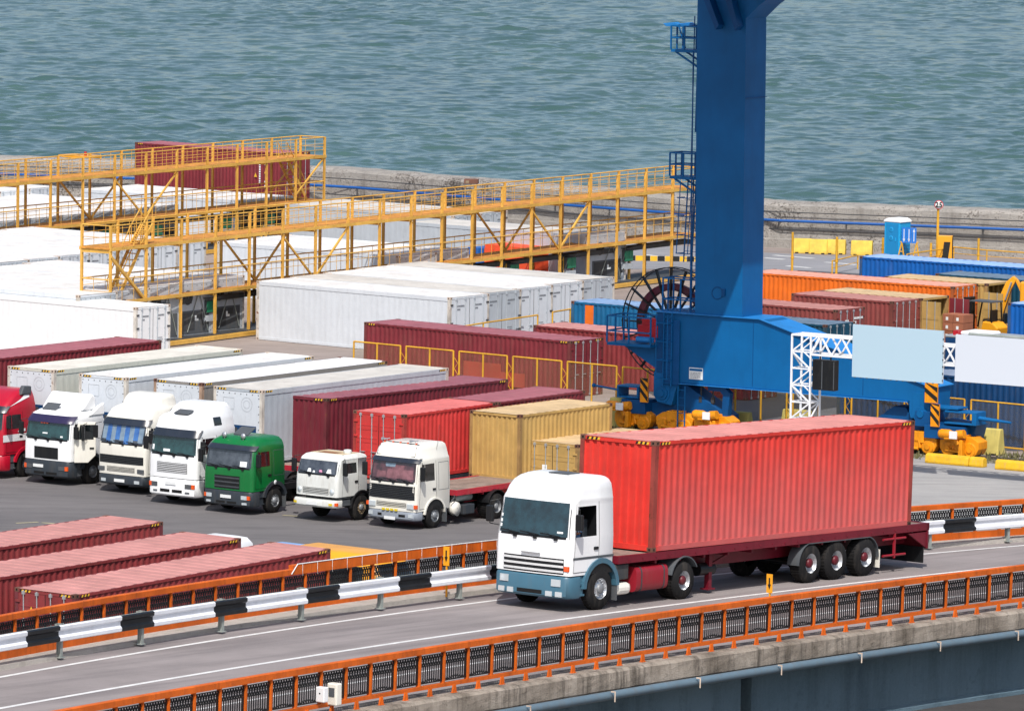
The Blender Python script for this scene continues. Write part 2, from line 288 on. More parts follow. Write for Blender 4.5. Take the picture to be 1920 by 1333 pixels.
# sea wall
def sea_wall():
    m, n, l, b = nmat('sea_wall_concrete'); tc = n.new('ShaderNodeTexCoord'); co = tc.outputs['Object']
    a = noise(n, l, co, .22, 7, .65); f = noise(n, l, co, 7, 6, .8); v = noise(n, l, co, 1.1, 6, .7, (1, 1, .15)); pt = noise(n, l, co, 1.4, 8, .78, (1, 1, 2))
    x = mixc(n, l, mr(n, l, a, .35, .65), '#97938d', '#b3aea7'); x = mixc(n, l, mth(n, l, 'MULTIPLY', mr(n, l, v, .5, .7), .5), x, '#5d564e')
    x = mixc(n, l, mr(n, l, mth(n, l, 'ADD', f, mth(n, l, 'MULTIPLY', a, .9)), .98, 1.12), x, '#4e4740')
    x = mixc(n, l, mr(n, l, pt, .62, .66), x, '#b9b2a8'); l.new(x, b.inputs['Base Color']); b.inputs['Roughness'].default_value = .95
    bp = n.new('ShaderNodeBump'); bp.inputs['Strength'].default_value = 1; bp.inputs['Distance'].default_value = .12; l.new(f, bp.inputs['Height']); l.new(bp.outputs[0], b.inputs['Normal'])
    pts = []
    for (x0, y0), (x1, y1) in zip(WB[:-1], WB[1:]):
        L = math.hypot(x1-x0, y1-y0); k = max(1, int(L/.8))
        for i in range(k): pts.append((x0+(x1-x0)*i/k, y0+(y1-y0)*i/k))
    root = empty('sea_wall', (0, 0, 0), 0, 'long weathered grey concrete wall between the quay road and the sea', 'wall')
    prof = [(0, 0), (0, .5), (.25, .55), (.3, 1.1), (.3, 1.9), (.35, 2.45), (.6, 2.62), (1.4, 2.7), (2.6, 2.62), (3.4, 2.5), (3.8, 2.2), (4.2, -2.6)]
    mb = MB(); n_ = len(prof); vs = []
    for i, (x, y) in enumerate(pts):
        a = pts[max(0, i-1)]; c = pts[min(len(pts)-1, i+1)]; d = np.array([c[0]-a[0], c[1]-a[1]]); d /= np.linalg.norm(d); nx, ny = -d[1], d[0]
        for j, (o, z) in enumerate(prof):
            jt = (rng.rand()-.5)*(.09 if 4 < j < 11 else .03); vs.append((x+nx*(o+jt), y+ny*(o+jt), z+((rng.rand()-.5)*.1 if 4 < j < 11 else 0)))
    mb.add(vs, [(i*n_+j, (i+1)*n_+j, (i+1)*n_+j+1, i*n_+j+1) for i in range(len(pts)-1) for j in range(n_-1)]); mb.build('wall_body', m, root)
    # pipe and cables clipped to the wall
    mb = MB(); mb2 = MB(); mb3 = MB(); mb4 = MB(); off = -.1
    for i in range(0, len(pts)-6, 5):
        a, b2 = pts[i], pts[i+5]; w = lambda z, o: ((a[0], a[1]+o, z), (b2[0], b2[1]+o, z))
        mb.tube(*w(1.62, off), .085, 8); mb2.tube(*w(2.12, .05), .03, 5); mb3.tube(*w(1.1, .12), .035, 5)
        mb4.box(a[0]-.05, a[0]+.05, a[1]-.15, a[1]+.5, 1.42, 1.5)
    M['pipeblue'] = paint('pipe_blue', '#15549c', .5, .1, .2)
    mb4.build('bracket', M['dsteel'], root)
    tag(mb.build('water_pipe', M['pipeblue']), 'blue pipe running along the face of the concrete sea wall', 'pipe')
    tag(mb2.build('upper_cable', M['dsteel']), 'dark cable strung along the sea wall above the blue pipe', 'cable'); tag(mb3.build('lower_cable', M['dsteel']), 'dark cable strung along the sea wall below the blue pipe', 'cable')
sea_wall()
# ------------------------------------------------------------------ containers
def corr(mb, x0, x1, y, out, z0, z1, p=.278, dep=.036, mi=0, flatw=.25):
    """corrugated sheet along x at y, facing out (-1 or +1)"""
    k = max(1, round((x1-x0)/p)); p = (x1-x0)/k; prof = []
    for i in range(k):
        b = x0+i*p; prof += [(b, 0), (b+p*flatw, 0), (b+p*.5, dep), (b+p*(.5+flatw), dep)]
    prof.append((x1, 0)); n = len(prof)
    vs = [(x, y-out*d, z) for z in (z0, z1) for x, d in prof]
    fs = [(i, i+1, n+i+1, n+i) for i in range(n-1)]
    if out > 0: fs = [f[::-1] for f in fs]
    mb.add(vs, fs, mi)
def corr_end(mb, y0, y1, x, out, z0, z1, k=9, dep=.045, mi=0):
    t = MB(); corr(t, y0, y1, 0, -1, z0, z1, (y1-y0)/k, dep, mi, .38)
    vs = [(x+out*0-out*v[1], v[0], v[2]) for v in t.v]; fs = t.f if out > 0 else [f[::-1] for f in t.f]
    mb.add([(x-out*abs(v[1]), v[0], v[2]) for v in t.v], [f if out > 0 else f[::-1] for f in t.f], mi)
_cc = {}
def cmeshes(L, W, h, reefer, key):
    kk = (round(L, 2), round(W, 2), h, reefer, key)
    if kk in _cc: return _cc[kk]
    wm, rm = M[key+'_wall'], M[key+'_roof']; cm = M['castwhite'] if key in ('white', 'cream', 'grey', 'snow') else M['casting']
    w = MB(); dep, p = (.005, .36) if reefer else (.036, .278)
    corr(w, .16, L-.16, .02, -1, .15, h-.1, p, dep); corr(w, .16, L-.16, W-.02, 1, .15, h-.1, p, dep)
    fr = MB()
    for y in (0, W-.06):
        fr.box(.16, L-.16, y, y+.06, .02, .15); fr.box(.16, L-.16, y, y+.06, h-(.1 if not reefer else .2), h-.02)
    for x in (0, L-.1): fr.box(x, x+.1, .13, W-.13, .02, .16); fr.box(x, x+.1, .13, W-.13, h-.12, h-.01)
    rf = MB(); a = .1 if not reefer else .05; k = max(2, round((L-.32)/.25)) if not reefer else 8; vs = []; hh = .018 if not reefer else .004
    for i in range(k+1):
        x = .16+(L-.32)*i/k
        if 0 < i < k: vs += [(x-.03, .06, h-.03+hh*(i % 2)), (x-.03, W-.06, h-.03+hh*(i % 2)), (x+.03, .06, h-.03+hh*((i+1) % 2)), (x+.03, W-.06, h-.03+hh*((i+1) % 2))]
        else: vs += [(x, .06, h-.03+hh*((i+(i == 0)) % 2)), (x, W-.06, h-.03+hh*((i+(i == 0)) % 2))]
    rf.add(vs, [(2*i, 2*i+2, 2*i+3, 2*i+1) for i in range(len(vs)//2-1)])
    rf.box(0, .16, .0, W, h-.03, h-.004); rf.box(L-.16, L, .0, W, h-.03, h-.004)
    fl = MB(); fl.box(.1, L-.1, .06, W-.06, .05, .16)
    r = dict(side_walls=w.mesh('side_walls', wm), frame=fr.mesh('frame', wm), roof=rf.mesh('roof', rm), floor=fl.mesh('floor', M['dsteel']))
    _cc[kk] = r; return r
_cast = {}
def post_mesh(h, key):
    k = ('post', h, key)
    if k not in _cast:
        if key+'_post' not in M: M[key+'_post'] = paint(key+'_post', PC.get(key, '#c8c2b8'), .65, .25, .5, '#5a3c2c', rust=.55, scale=1.6)
        c = MB(); c.box(0, .16, 0, .13, .12, h-.12); _cast[k] = c.mesh('corner_post', M[key+'_post'])
    return _cast[k]
PC = dict(red='#8e3c34', red2='#a03a34', maroon='#6d2f30', maroon2='#6a262e', brown='#7a4038', tan='#a08050', orange='#a0542a', blue='#2a4f7a', teal='#285878', navy='#2a4256', dteal='#2c4450', rose='#74343a', dgrey='#a08672', snow='#dcd6cc')
def casting_mesh(light):
    if light not in _cast:
        c = MB(); c.box(-.004, .182, -.004, .166, -.002, .12); c.box(-.007, -.003, .05, .11, .03, .09, 1); c.box(.181, .185, .05, .11, .03, .09, 1); c.box(.06, .12, -.007, -.003, .03, .09, 1); c.box(.06, .12, .165, .169, .03, .09, 1)
        _cast[light] = c.mesh('corner_casting', [M['castwhite'] if light else M['casting'], M['hole']])
    return _cast[light]
def put(me, name, parent, loc=(0, 0, 0), rz=0):
    o = bpy.data.objects.new(name, me); col.objects.link(o); o.parent = parent; o.location = loc; o.rotation_euler = (0, 0, rz); return o
def door_end(t, W, h, key, reefer, x, out, open_=None, marks='#e8e8e8'):
    """two doors on the end plane x, facing out"""
    wm = M[key+'_wall']; dw = (W-.26)/2
    for s in (0, 1):
        y0 = .13+s*dw+.008; y1 = .13+(s+1)*dw-.008; d = MB(); X0 = -.055; X1 = -.01
        d.box(X0, X1, y0, y1, .17, h-.13)
        if not reefer:
            for zc in (.55, 1.05, 1.55, 2.05): d.box(X1, X1+.012, y0+.06, y1-.06, zc-.17*(h/2.59), zc-.01); d.box(X1, X1+.02, y0+.06, y1-.06, zc-.004, zc+.03)
        o = d.build('door', wm, t); b = MB()
        for f in (.22, .72) if not reefer else (.25, .75):
            y = y0+(y1-y0)*f; b.tube((.025, y, .06), (.025, y, h-.05), .021, 6)
            for z in (.1, h-.12): b.box(-.005, .05, y-.05, y+.05, z-.05, z+.05)
            for z in (.9, 1.6): b.box(-.008, .035, y-.03, y+.03, z-.03, z+.03)
            b.box(.0, .05, y-.02, y+.22, 1.02, 1.05)
        bo = b.build('locking_bars', M['steel'] if not reefer else M['grey_wall'], o)
        hg = MB(); yy = y0 if s == 0 else y1
        for z in (.35, .95, 1.6, h-.42): hg.box(-.02, .03, yy-.09, yy+.09, z, z+.07)
        ho = hg.build('hinges', wm if not reefer else M['dsteel'], o)
        if reefer:
            mk = MB(); r = random.Random(s+int(W*100)+hash(key) % 50)
            if s == (1 if out > 0 else 0) or True:
                cy = (y0+y1)/2
                for rw, (z, ln) in enumerate(((h-.5, .5), (h-.66, .2), (1.1, .34), (1.0, .34), (.9, .34), (.8, .3))):
                    if (rw > 1 and s == 0) or not reefer: continue
                    yv = cy-.25
                    while yv < cy-.25+ln: q = r.uniform(.03, .07); mk.box(-.004 if reefer else .014, .004 if reefer else .018, yv, yv+q, z, z+(.075 if rw < 2 else .035)); yv += q+.025
            mo = mk.build('markings', flat('door_marks', '#6b7078' if reefer else '#c9b9b9', .6) if 'door_marks'+str(reefer) not in M else M['door_marks'+str(reefer)], o); M['door_marks'+str(reefer)] = mo.data.materials[0]
        o.location = (x, W, 0) if out < 0 else (x, 0, 0); o.rotation_euler = (0, 0, math.pi if out < 0 else 0)
    g = MB(); g.box(-.03, -.02, .13, W-.13, h-.14, h-.12); g.box(-.03, -.006, W/2-.012, W/2+.012, .17, h-.13)
    go = g.build('door_seal', M['black'], t); go.location = (x, W, 0) if out < 0 else (x, 0, 0); go.rotation_euler = (0, 0, math.pi if out < 0 else 0)
def reefer_end(t, W, h, x, out, key='white', clean=True):
    """refrigeration unit end: bolted upper panel with a round and a square hatch, blue or dark machinery bay below"""
    sg = (x, W, 0) if out < 0 else (x, 0, 0); rz = math.pi if out < 0 else 0
    p = MB(); p.box(-.06, -.012, .13, W-.13, .16, h-.13); o = p.build('unit_panel', M['white_wall'] if clean else M['grey_wall'], t); o.location = sg; o.rotation_euler = (0, 0, rz)
    b = MB(); nb = 8
    for i in range(nb):
        y = .2+(W-.4)*i/(nb-1); b.box(-.012, -.004, y-.018, y+.018, h-.24, h-.2)
    for i in range(8):
        z = .4+(h-.75)*i/7
        for y in (.17, W-.17): b.box(-.012, -.004, y-.018, y+.018, z-.02, z+.02)
    b.build('bolts', M['dsteel'], o)
    hh = MB(); cy, cz = W*.68, h-.62
    for r0, r1 in ((.27, .285), (.15, .162)):
        n = 20
        for i in range(n):
            a0, a1 = 2*math.pi*i/n, 2*math.pi*(i+1)/n; hh.add([(-.008, cy+r0*math.cos(a0), cz+r0*math.sin(a0)), (-.008, cy+r0*math.cos(a1), cz+r0*math.sin(a1)), (-.008, cy+r1*math.cos(a1), cz+r1*math.sin(a1)), (-.008, cy+r1*math.cos(a0), cz+r1*math.sin(a0))], [(0, 1, 2, 3)])
    y0, y1 = W*.2, W*.42
    for q in ((y0, y0+.012, h-.85, h-.4), (y1, y1+.012, h-.85, h-.4), (y0, y1, h-.86, h-.845), (y0, y1, h-.405, h-.39)): hh.box(-.011, -.006, *q)
    hh.build('hatch_outlines', M['steel'], o)
    u = MB(); z1 = h*.5; u.box(-.012, .006, W*.12, W*.88, .3, z1, 0); u.box(.006, .02, W*.16, W*.5, .5, z1-.1, 1); u.box(.006, .03, W*.55, W*.68, z1-.4, z1-.1, 1)
    u.box(.006, .012, W*.3, W*.42, z1-.52, z1-.26, 2); u.box(.006, .012, W*.45, W*.6, z1-.52, z1-.26, 2)
    u.build('cooling_unit', [M['navy_wall'] if clean else M['leadgrey'], M['dsteel'], M['paper']], o)
    if not clean:
        g = MB(); g.lathe([(.05, .05), (.3, .05), (.34, .03), (.36, 0)], (0, W*.32, h-.8), 'x', 20); g.build('fan', M['dsteel'], o)
        g = MB(); g.bar((.04, W*.85, .4), (.04, W*.6, h-.5), .035); g.bar((.04, W*.3, .4), (.04, W*.6, h-.5), .035); g.build('brace', M['galv'], o)
_hz = []
def hazard(t, W, h, L, ends=(1, 1), side=True):
    if not _hz:
        m = MB()
        for i in range(6): a = i*.07; m.add([(a, 0, 0), (a+.07, 0, 0), (a+.1, 0, .07), (a+.03, 0, .07)], [(0, 1, 2, 3)], i % 2)
        _hz.append(m.mesh('hazard_stripe', [M['hk'], M['hy']]))
    z = h-.105
    if ends[0]: put(_hz[0], 'hazard_stripe', t, (-.006, .65, z), -math.pi/2); put(_hz[0], 'hazard_stripe', t, (-.006, W-.2, z), -math.pi/2)
    if ends[1]: put(_hz[0], 'hazard_stripe', t, (L+.006, .2, z), math.pi/2); put(_hz[0], 'hazard_stripe', t, (L+.006, W-.65, z), math.pi/2)
    if side: put(_hz[0], 'hazard_stripe', t, (.2, -.006, z)); put(_hz[0], 'hazard_stripe', t, (L-.65, -.006, z))
def container(p, ang, L, W, h, key, label, e0='wall', e1='wall', reefer=False, group=None, cat='shipping container', slope=0, haz=False, rust_name='shipping_container'):
    t = empty(rust_name, p, ang, label, cat, group)
    if slope: t.rotation_euler = (0, -slope, ang)
    for nm, me in cmeshes(L, W, h, reefer, key).items(): put(me, nm, t)
    for x in (0, L-.16):
        for y in (0, W-.13): put(post_mesh(h, key), 'corner_post', t, (x, y, 0))
    for x in (0, L-.178):
        for y in (0, W-.162):
            for z in (0, h-.118): put(casting_mesh(key in ('white', 'cream', 'grey', 'snow')), 'corner_casting', t, (x, y, z))
    for e, x, out in ((e0, 0, -1), (e1, L, 1)):
        if e == 'wall':
            m = MB(); (corr_end(m, .13, W-.13, x-out*.02, out, .16, h-.12)); m.build('end_wall', M[key+'_wall'], t)
        elif e == 'door': door_end(t, W, h, key, reefer, x, out)
        elif e == 'unit': reefer_end(t, W, h, x, out, key)
        elif e == 'unitd': reefer_end(t, W, h, x, out, key, False)
        elif e == 'flat': m = MB(); m.box(x-.04, x+.0 if out < 0 else x-.01, .13, W-.13, .16, h-.12); m.build('end_wall', M[key+'_wall'], t)
        elif e == 'open': pass
    if haz: hazard(t, W, h, L, (e0 != 'unitd', 1))
    return t
def wt(u, v, zt, yaw, h, **k):       # W-type: near corner of the end, long side running right and away
    p = at(u, v, zt); p[2] = zt-h; return p, math.pi/2-R(yaw)
def ft(u, v, zt, th, h):             # flat-type: near left corner, long side facing left of the camera
    p = at(u, v, zt); p[2] = zt-h; return p, -R(th)
# containers carried on trailers in the row behind the lorries
p, a = wt(101, 694, 4.2, 36, 2.9); W1 = container(p, a, 12.19, 2.44, 2.9, 'cream', 'cream refrigerated container with olive-grey side, behind the red and first white lorries', 'unit', 'door', True, haz=True)
p, a = wt(236.7, 708.3, 4.2, 35.9, 2.9); W2 = container(p, a, 12.19, 2.44, 2.9, 'white', 'white refrigerated container with ribbed white roof, second of the four behind the lorries', 'unit', 'door', True, haz=True)
p, a = wt(378.3, 718.3, 4.2, 35.8, 2.9); W3 = container(p, a, 12.19, 2.44, 2.9, 'dgrey', 'refrigerated container with brown-grey frame and bright white roof, behind the cream lorry', 'unit', 'door', True, haz=True)
p, a = wt(491.7, 732, 4.2, 36.1, 2.9); W4 = container(p, a, 12.19, 2.44, 2.9, 'grey', 'pale grey refrigerated container with beige roof, beside the dark maroon container', 'unit', 'door', True, haz=True)
p, a = wt(302.8, 638.3, 4.1, 36, 2.59); p -= np.array([math.cos(a), math.sin(a), 0])*12.19; PM = container(p, a, 12.19, 2.44, 2.59, 'maroon', 'maroon container at the left edge in front of the big white one', 'wall', 'door')
p, a = wt(611.7, 747.5, 3.85, 35.64, 2.59); AM = container(p, a, 12.19, 2.44, 2.59, 'maroon2', 'dark maroon container behind the green lorry, yellow and black stripes on its top corners', 'wall', 'door', slope=-.012, haz=True)
p, a = wt(758.4, 777.8, 3.85, 34.9, 2.59); RC = container(p, a, 6.06, 2.44, 2.59, 'red2', 'bright red short container with doors and steel bars, behind the small white lorry', 'door', 'wall')
q = np.array(p)+np.array([math.cos(a), math.sin(a), 0])*6.25; container(q, a, 6.06, 2.44, 2.59, 'maroon', 'short maroon container standing directly behind the bright red one', 'wall', 'wall')
p, a = wt(975.6, 778, 3.8, 36.7, 2.59); YC = container(p, a, 6.06, 2.44, 2.59, 'tan', 'tan ribbed container on the flatbed behind the cream lorry', 'wall', 'door')
p, a = wt(1084, 834, 2.75, 36.7, 2.59); container(p, a, 6.06, 2.44, 2.59, 'tan', 'tan container with closed doors and a paper notice, half hidden by the red container', 'door', 'wall')
# the three at the lower left
p, a = wt(143.5, 1114.7, 4.0, 37.2, 2.59); C3 = container(p, a, 12.19, 2.44, 2.59, 'rose', 'faded maroon container with doors nearest the bridge at lower left', 'door', 'wall', slope=.0205, haz=True)
for (u, v, lb) in ((453, 1015.5, 'maroon container in the middle of the three at lower left'), (306.5, 984.5, 'maroon container farthest from the bridge of the three at lower left')):
    p, a = wt(u, v, 4.1, 37, 2.59); p -= np.array([math.cos(a), math.sin(a), 0])*12.19; container(p, a, 12.19, 2.44, 2.59, 'rose', lb, 'door', 'wall', haz=True, slope=.01)
# on the bridge lorry
ZM = 8.78; BY = R(37.14); BL = np.array([math.sin(BY), math.cos(BY), 0]); BW = np.array([math.cos(BY), -math.sin(BY), 0]); BP = np.array([3.72, 161.66, 7.47]); BS = -.027
MAINP = np.array([3.72, 161.66, 8.80]); MAINA = math.pi/2-BY
container(MAINP, MAINA, 12.19, 2.44, 2.9, 'red', 'long bright red container on the lorry crossing the bridge', 'wall', 'door', slope=-.0335, haz=True)
# ground containers right of the yellow gantry
p, a = ft(682.7, 604, 2.59, 38.5, 2.59); EC = container(p, a, 12.19, 2.44, 2.59, 'maroon', 'long maroon container behind the yellow mesh fence, steel door bars at its right end', 'wall', 'door', haz=True)
m = MB(); m.box(6.0, 8.2, -.03, -.024, .35, 1.25); m.box(8.2, 9.6, -.03, -.024, .25, .9); m.build('primer_patch', paint('primer_red', '#a03a34', .6), EC)
p, a = ft(1000, 609.5, 2.59, 37.5, 2.59); container(p, a, 12.19, 2.44, 2.59, 'rose', 'pinkish-roofed maroon container behind the cable reel of the crane', 'wall', 'door')
p, a = ft(1071, 564.5, 2.59, 36, 2.59); tl = container(p, a, 6.06, 2.44, 2.59, 'teal', 'short teal-blue container with one orange panel beside the white container stack', 'wall', 'door')
m = MB(); m.box(.85, 1.35, -.025, -.018, .15, 2.45); m.build('orange_panel', M['orange_wall'], tl)
# right hand yard
p, a = ft(1611.9, 480.6, 2.59, 34.5, 2.59); container(p, a, 12.19, 2.44, 2.59, 'blue', 'long bright blue container with pale blue roof in front of the sea wall', 'wall', 'wall')
p, a = ft(1754, 513, 2.59, 34.5, 2.59); dt = container(p, a, 12.19, 2.44, 2.59, 'dteal', 'dark teal container with grey roof in front of the bright blue one', 'wall', 'wall')
p = at(1787.8, 538, 2.59); p[2] = 0; a = -R(34.5); ex = np.array([math.cos(a), math.sin(a), 0]); ey = np.array([-ex[1], ex[0], 0])
container(p-ex*12.19, a, 12.19, 2.44, 2.59, 'orange', 'long orange container with pink faded roof', 'wall', 'door')
container(p-ex*10.6+ey*2.75+ex*4.9, a, 6.06, 2.44, 2.59, 'tan', 'tan container beyond the orange one with its right end standing open', 'wall', 'open')
p, a = ft(1483.8, 550, 2.59, 37.9, 2.59); ex = np.array([math.cos(a), math.sin(a), 0]); ey = np.array([-ex[1], ex[0], 0]); NP, NX, NY = p, ex, ey
container(p, a, 6.06, 2.44, 2.59, 'brown', 'brown-red short container with doors shut, behind the pale blue billboard', 'wall', 'door')
container(p+ey*2.5, a, 6.06, 2.44, 2.59, 'tan', 'tan container standing open at the right end where boxes are unloaded', 'wall', 'open')
p = at(1567.5, 581.5, 2.59); p[2] = 0; container(p-ex*6.06*1.0, a, 6.06, 2.44, 2.59, 'brown', 'brown-red container with a white square on its door, nearest the crane beam', 'wall', 'door')
q = at(1450, 601, 2.2); q[2] = 0; container(q-ex*3, a, 6.06, 2.44, 2.2, 'dteal', 'dark blue container whose grey roof shows just above the crane beam', 'wall', 'door')
p, a = ft(1570, 687, 2.9, 32.5, 2.9); container(p, a, 12.19, 2.44, 2.9, 'navy', 'big navy blue container behind the mesh fence at the right', 'wall', 'wall')
container(p+np.array([math.cos(a), math.sin(a), 0])*5.2+np.array([-math.sin(a), math.cos(a), 0])*3.0, a, 12.19, 2.44, 2.75, 'rose', 'red container seen in the gap between the two billboards', 'wall', 'wall')
p, a = ft(1890, 568, 2.59, 36, 2.59); container(p, a, 6.06, 2.44, 2.59, 'blue', 'blue short container at the right edge beside the excavator arm', 'wall', 'wall')
p = at(253, 267, 4.7); a = -R(40); p[2] = 1.8; container(p, a, 12.19, 2.44, 2.9, 'maroon', 'maroon container raised above the white ones at the far left, near the sea', 'wall', 'door', haz=True)
# blocks of refrigerated containers
GTH = R(37)
def block(s, e, n, zt, h, key, e0, e1, lab, grp, th=37.0, L=12.19, keys=None):
    S, E = at(*s, zt), at(*e, zt); th = R(th); ex = np.array([math.cos(th), -math.sin(th), 0]); ey = np.array([math.sin(th), math.cos(th), 0])
    W = float((E-S) @ ey)/n; st = (E-S)/n
    for k in range(n):
        P = S+st*k-ex*L; P[2] = zt-h
        kk = keys[k % len(keys)] if keys else key
        container(P, -th, L, W-.015, h, kk, lab(k), e0, e1, True, grp)
ORD = ['nearest', 'second', 'third', 'fourth', 'fifth', 'sixth', 'seventh']
block((844, 558), (1140.4, 517.7), 5, 2.9, 2.9, 'grey', 'unitd', 'door', lambda k: ['front white refrigerated container of the centre block, its whole long side in view', 'second white container of the centre block, doors facing right', 'third white container in the centre block, in the middle of the doors', 'fourth white container in the centre block of five', 'rearmost white container of the centre block, grey roof'][k], 'white refrigerated containers in the centre block', keys=['white', 'grey', 'white', 'white', 'grey'], th=37.9)
p = at(255, 576.7, 2.65); th = R(37.5); ex = np.array([math.cos(th), -math.sin(th), 0]); p -= ex*12.19; p[2] = -.25+.25-.0; p[2] = 0
container(p, -th, 12.19, 2.5, 2.65, 'snow', 'big bright white container at the left edge, its blue-grey doors facing right', 'unitd', 'door', True)
grpA = 'white refrigerated containers left of the yellow gantries'
block((147, 554), (447, 515), 5, 2.9, 2.9, 'white', 'door', 'unitd', lambda k: '%s white container of the block just behind the nearer gantry stairs' % ORD[k], grpA)
block((-10, 493), (379, 450), 7, 2.9, 2.9, 'white', 'unitd', 'door', lambda k: '%s white container of the block with doors seen through the nearer gantry' % ORD[k], grpA)
block((747, 480), (869, 465), 2, 2.9, 2.9, 'white', 'door', 'unitd', lambda k: '%s white container of the pair in the middle with rusty unit ends' % ORD[k], grpA)
block((1103, 441), (1155.6, 433), 1, 2.9, 2.9, 'grey', 'door', 'unitd', lambda k: 'grey-white container alone at the right end of the yellow gantry', grpA)
block((850, 405), (947, 395), 2, 2.9, 2.9, 'grey', 'unitd', 'door', lambda k: '%s white container of the pair in front of the sea wall' % ORD[k], grpA)
block((-10, 416), (328, 383), 6, 2.6, 2.6, 'white', 'door', 'unitd', lambda k: '%s white container of the far left block behind the farther gantry' % ORD[k], grpA)
block((447, 376), (551, 367), 2, 2.5, 2.5, 'white', 'door', 'unitd', lambda k: '%s white container of the pair below the raised maroon one' % ORD[k], grpA)
block((-60, 364), (105, 349), 3, 2.9, 2.9, 'white', 'unitd', 'door', lambda k: '%s white container at the far left edge beside the loader wheel' % ORD[k], grpA)
def label_box(t, x, y0, y1, z0, z1, m): g = MB(); g.box(x, x+.006, y0, y1, z0, z1); g.build('notice', M[m], t)
for o in list(col.objects):
    if o.get('label', '').startswith('brown-red container with a white square'):
        label_box(o, 6.08, .75, 1.05, 1.5, 2.05, 'paper'); gx = MB()
        for r_, (z, k) in enumerate(((2.05, 7), (1.85, 2), (1.85, 0), (.9, 1), (.75, 2), (.6, 2))):
            for i in range(k): gx.box(6.085, 6.09, 1.5+i*.11, 1.58+i*.11, z, z+.11)
        gx.build('door_number', M['paper'], o)
    if o.get('label', '').startswith('tan container with closed doors and a paper'): label_box(o, -.035, 1.45, 1.68, 1.25, 1.7, 'paper')
    if o.get('label', '').startswith('maroon container raised'):
        gx = MB(); [gx.box(10.3, 10.42, -.03, -.025, 2.2-i*.14, 2.3-i*.14) for i in range(10)]; [gx.box(10.75, 10.87, -.03, -.025, z, z+.16) for z in (2.1, 1.0, .75)]; gx.add([(9.9, -.03, 1.35), (10.15, -.03, 1.35), (10.02, -.03, 1.62)], [(0, 1, 2)], 1); gx.add([(10.72, -.03, 1.6), (10.9, -.03, 1.6), (10.81, -.03, 1.78)], [(0, 1, 2)], 1); gx.build('side_marks', [M['paper'], M['hy']], o)
    if o.get('label', '').startswith('faded maroon container with doors nearest'):
        gx = MB(); gx.add([(-.04, 1.58, 1.8), (-.04, 1.9, 1.8), (-.04, 1.74, 2.08)], [(0, 2, 1)]); gx.build('warning_triangle', M['hy'], o)
# low orange tarpaulin skip behind the centre gantry
p, a = ft(877, 457, 2.1, 37, 2.1); t = empty('waste_skip', p, a, 'blue steel skip with a bright orange-red cover behind the yellow gantry', 'skip')
mb = MB(); corr(mb, 0, 4.2, 0, -1, 0, 1.9); mb.box(0, 4.2, .05, 2.3, 0, 1.9); mb.build('skip_body', M['blue_wall'], t); mb = MB(); mb.prism([(1.2, 1.9), (4.3, 1.9), (4.3, 2.1), (1.2, 2.15)], -.02, 2.32); mb.box(4.2, 4.26, -.02, 2.32, .5, 1.9); mb.box(1.2, 4.2, -.06, -.04, .4, 1.9); mb.build('cover', flat('tarp_orange', '#e0502a', .6), t)
# ------------------------------------------------------------------ vehicles (local frame: x runs back from the front bumper, y across, z up; near side is -y)
def interp(lv, z):
    if z <= lv[0][0]: return lv[0][1:]
    for a, b in zip(lv[:-1], lv[1:]):
        if z <= b[0]: t = (z-a[0])/(b[0]-a[0]+1e-9); return tuple(p+(q-p)*t for p, q in zip(a[1:], b[1:]))
    return lv[-1][1:]
def front_x(lv, z, y, bow=.06):
    xf, xr, hw, rc = interp(lv, z); y = abs(y); x = xf+bow*(y/hw)**2
    if y > hw-rc: d = min(y-(hw-rc), rc); x += rc-math.sqrt(max(0, rc*rc-d*d))
    return x
def cab_mesh(lv, mats, name, t, bow=.06, hole=None, sharp=55):
    """loft of rounded plan outlines; levels (z, front x, rear x, half width, corner radius)"""
    mb = MB(); rings = []; na = 5
    for L in lv:
        z, xf, xr, hw, rc = L; ys = []
        for i in range(na+1): a = math.pi/2*i/na; ys.append(-(hw-rc)-rc*math.cos(a))
        ys += list(np.linspace(-(hw-rc), hw-rc, 7))[1:-1]
        for i in range(na+1): a = math.pi/2*i/na; ys.append((hw-rc)+rc*math.sin(a))
        ring = [(xr, -hw+.04, z), (xr-.05, -hw, z)]+([(x, -hw, z) for x in (max(hole[1], xf+bow+rc+.04), max(hole[0], xf+bow+rc+.02))] if hole else [])
        for i, y in enumerate(ys): ring.append((front_x([L, L], z, y, bow), y, z))
        ring += ([(x, hw, z) for x in (max(hole[0], xf+bow+rc+.02), max(hole[1], xf+bow+rc+.04))] if hole else [])+[(xr-.05, hw, z), (xr, hw-.04, z)]
        rings.append(ring)
    n = len(rings[0]); vs = [p for r in rings for p in r]; fs = []
    for k in range(len(rings)-1):
        for i in range(n):
            j = (i+1) % n
            if hole and i == 2 and hole[2]-1e-3 <= lv[k][0] and lv[k+1][0] <= hole[3]+1e-3: continue
            fs.append((k*n+i, k*n+j, (k+1)*n+j, (k+1)*n+i))
    mb.add(vs, fs, 0, True); mb.add(rings[0], [tuple(range(n))[::-1]]); mb.add(rings[-1], [tuple(range(n))])
    return mb.build(name, mats, t, sharp=sharp)
def pf(lv, y0, y1, z0, z1, off=.008, bow=.06, nu=14, nv=3, mb=None, mi=0, inset=.0, r=0):
    """panel following the cab front"""
    mb = mb or MB()
    def fn(u, v):
        z = z0+(z1-z0)*v; s = 1-inset*v; y = (y0+y1)/2+(u-.5)*(y1-y0)*s; return (front_x(lv, z, y, bow)-off, y, z)
    mb.grid(fn, nu, nv, mi); return mb
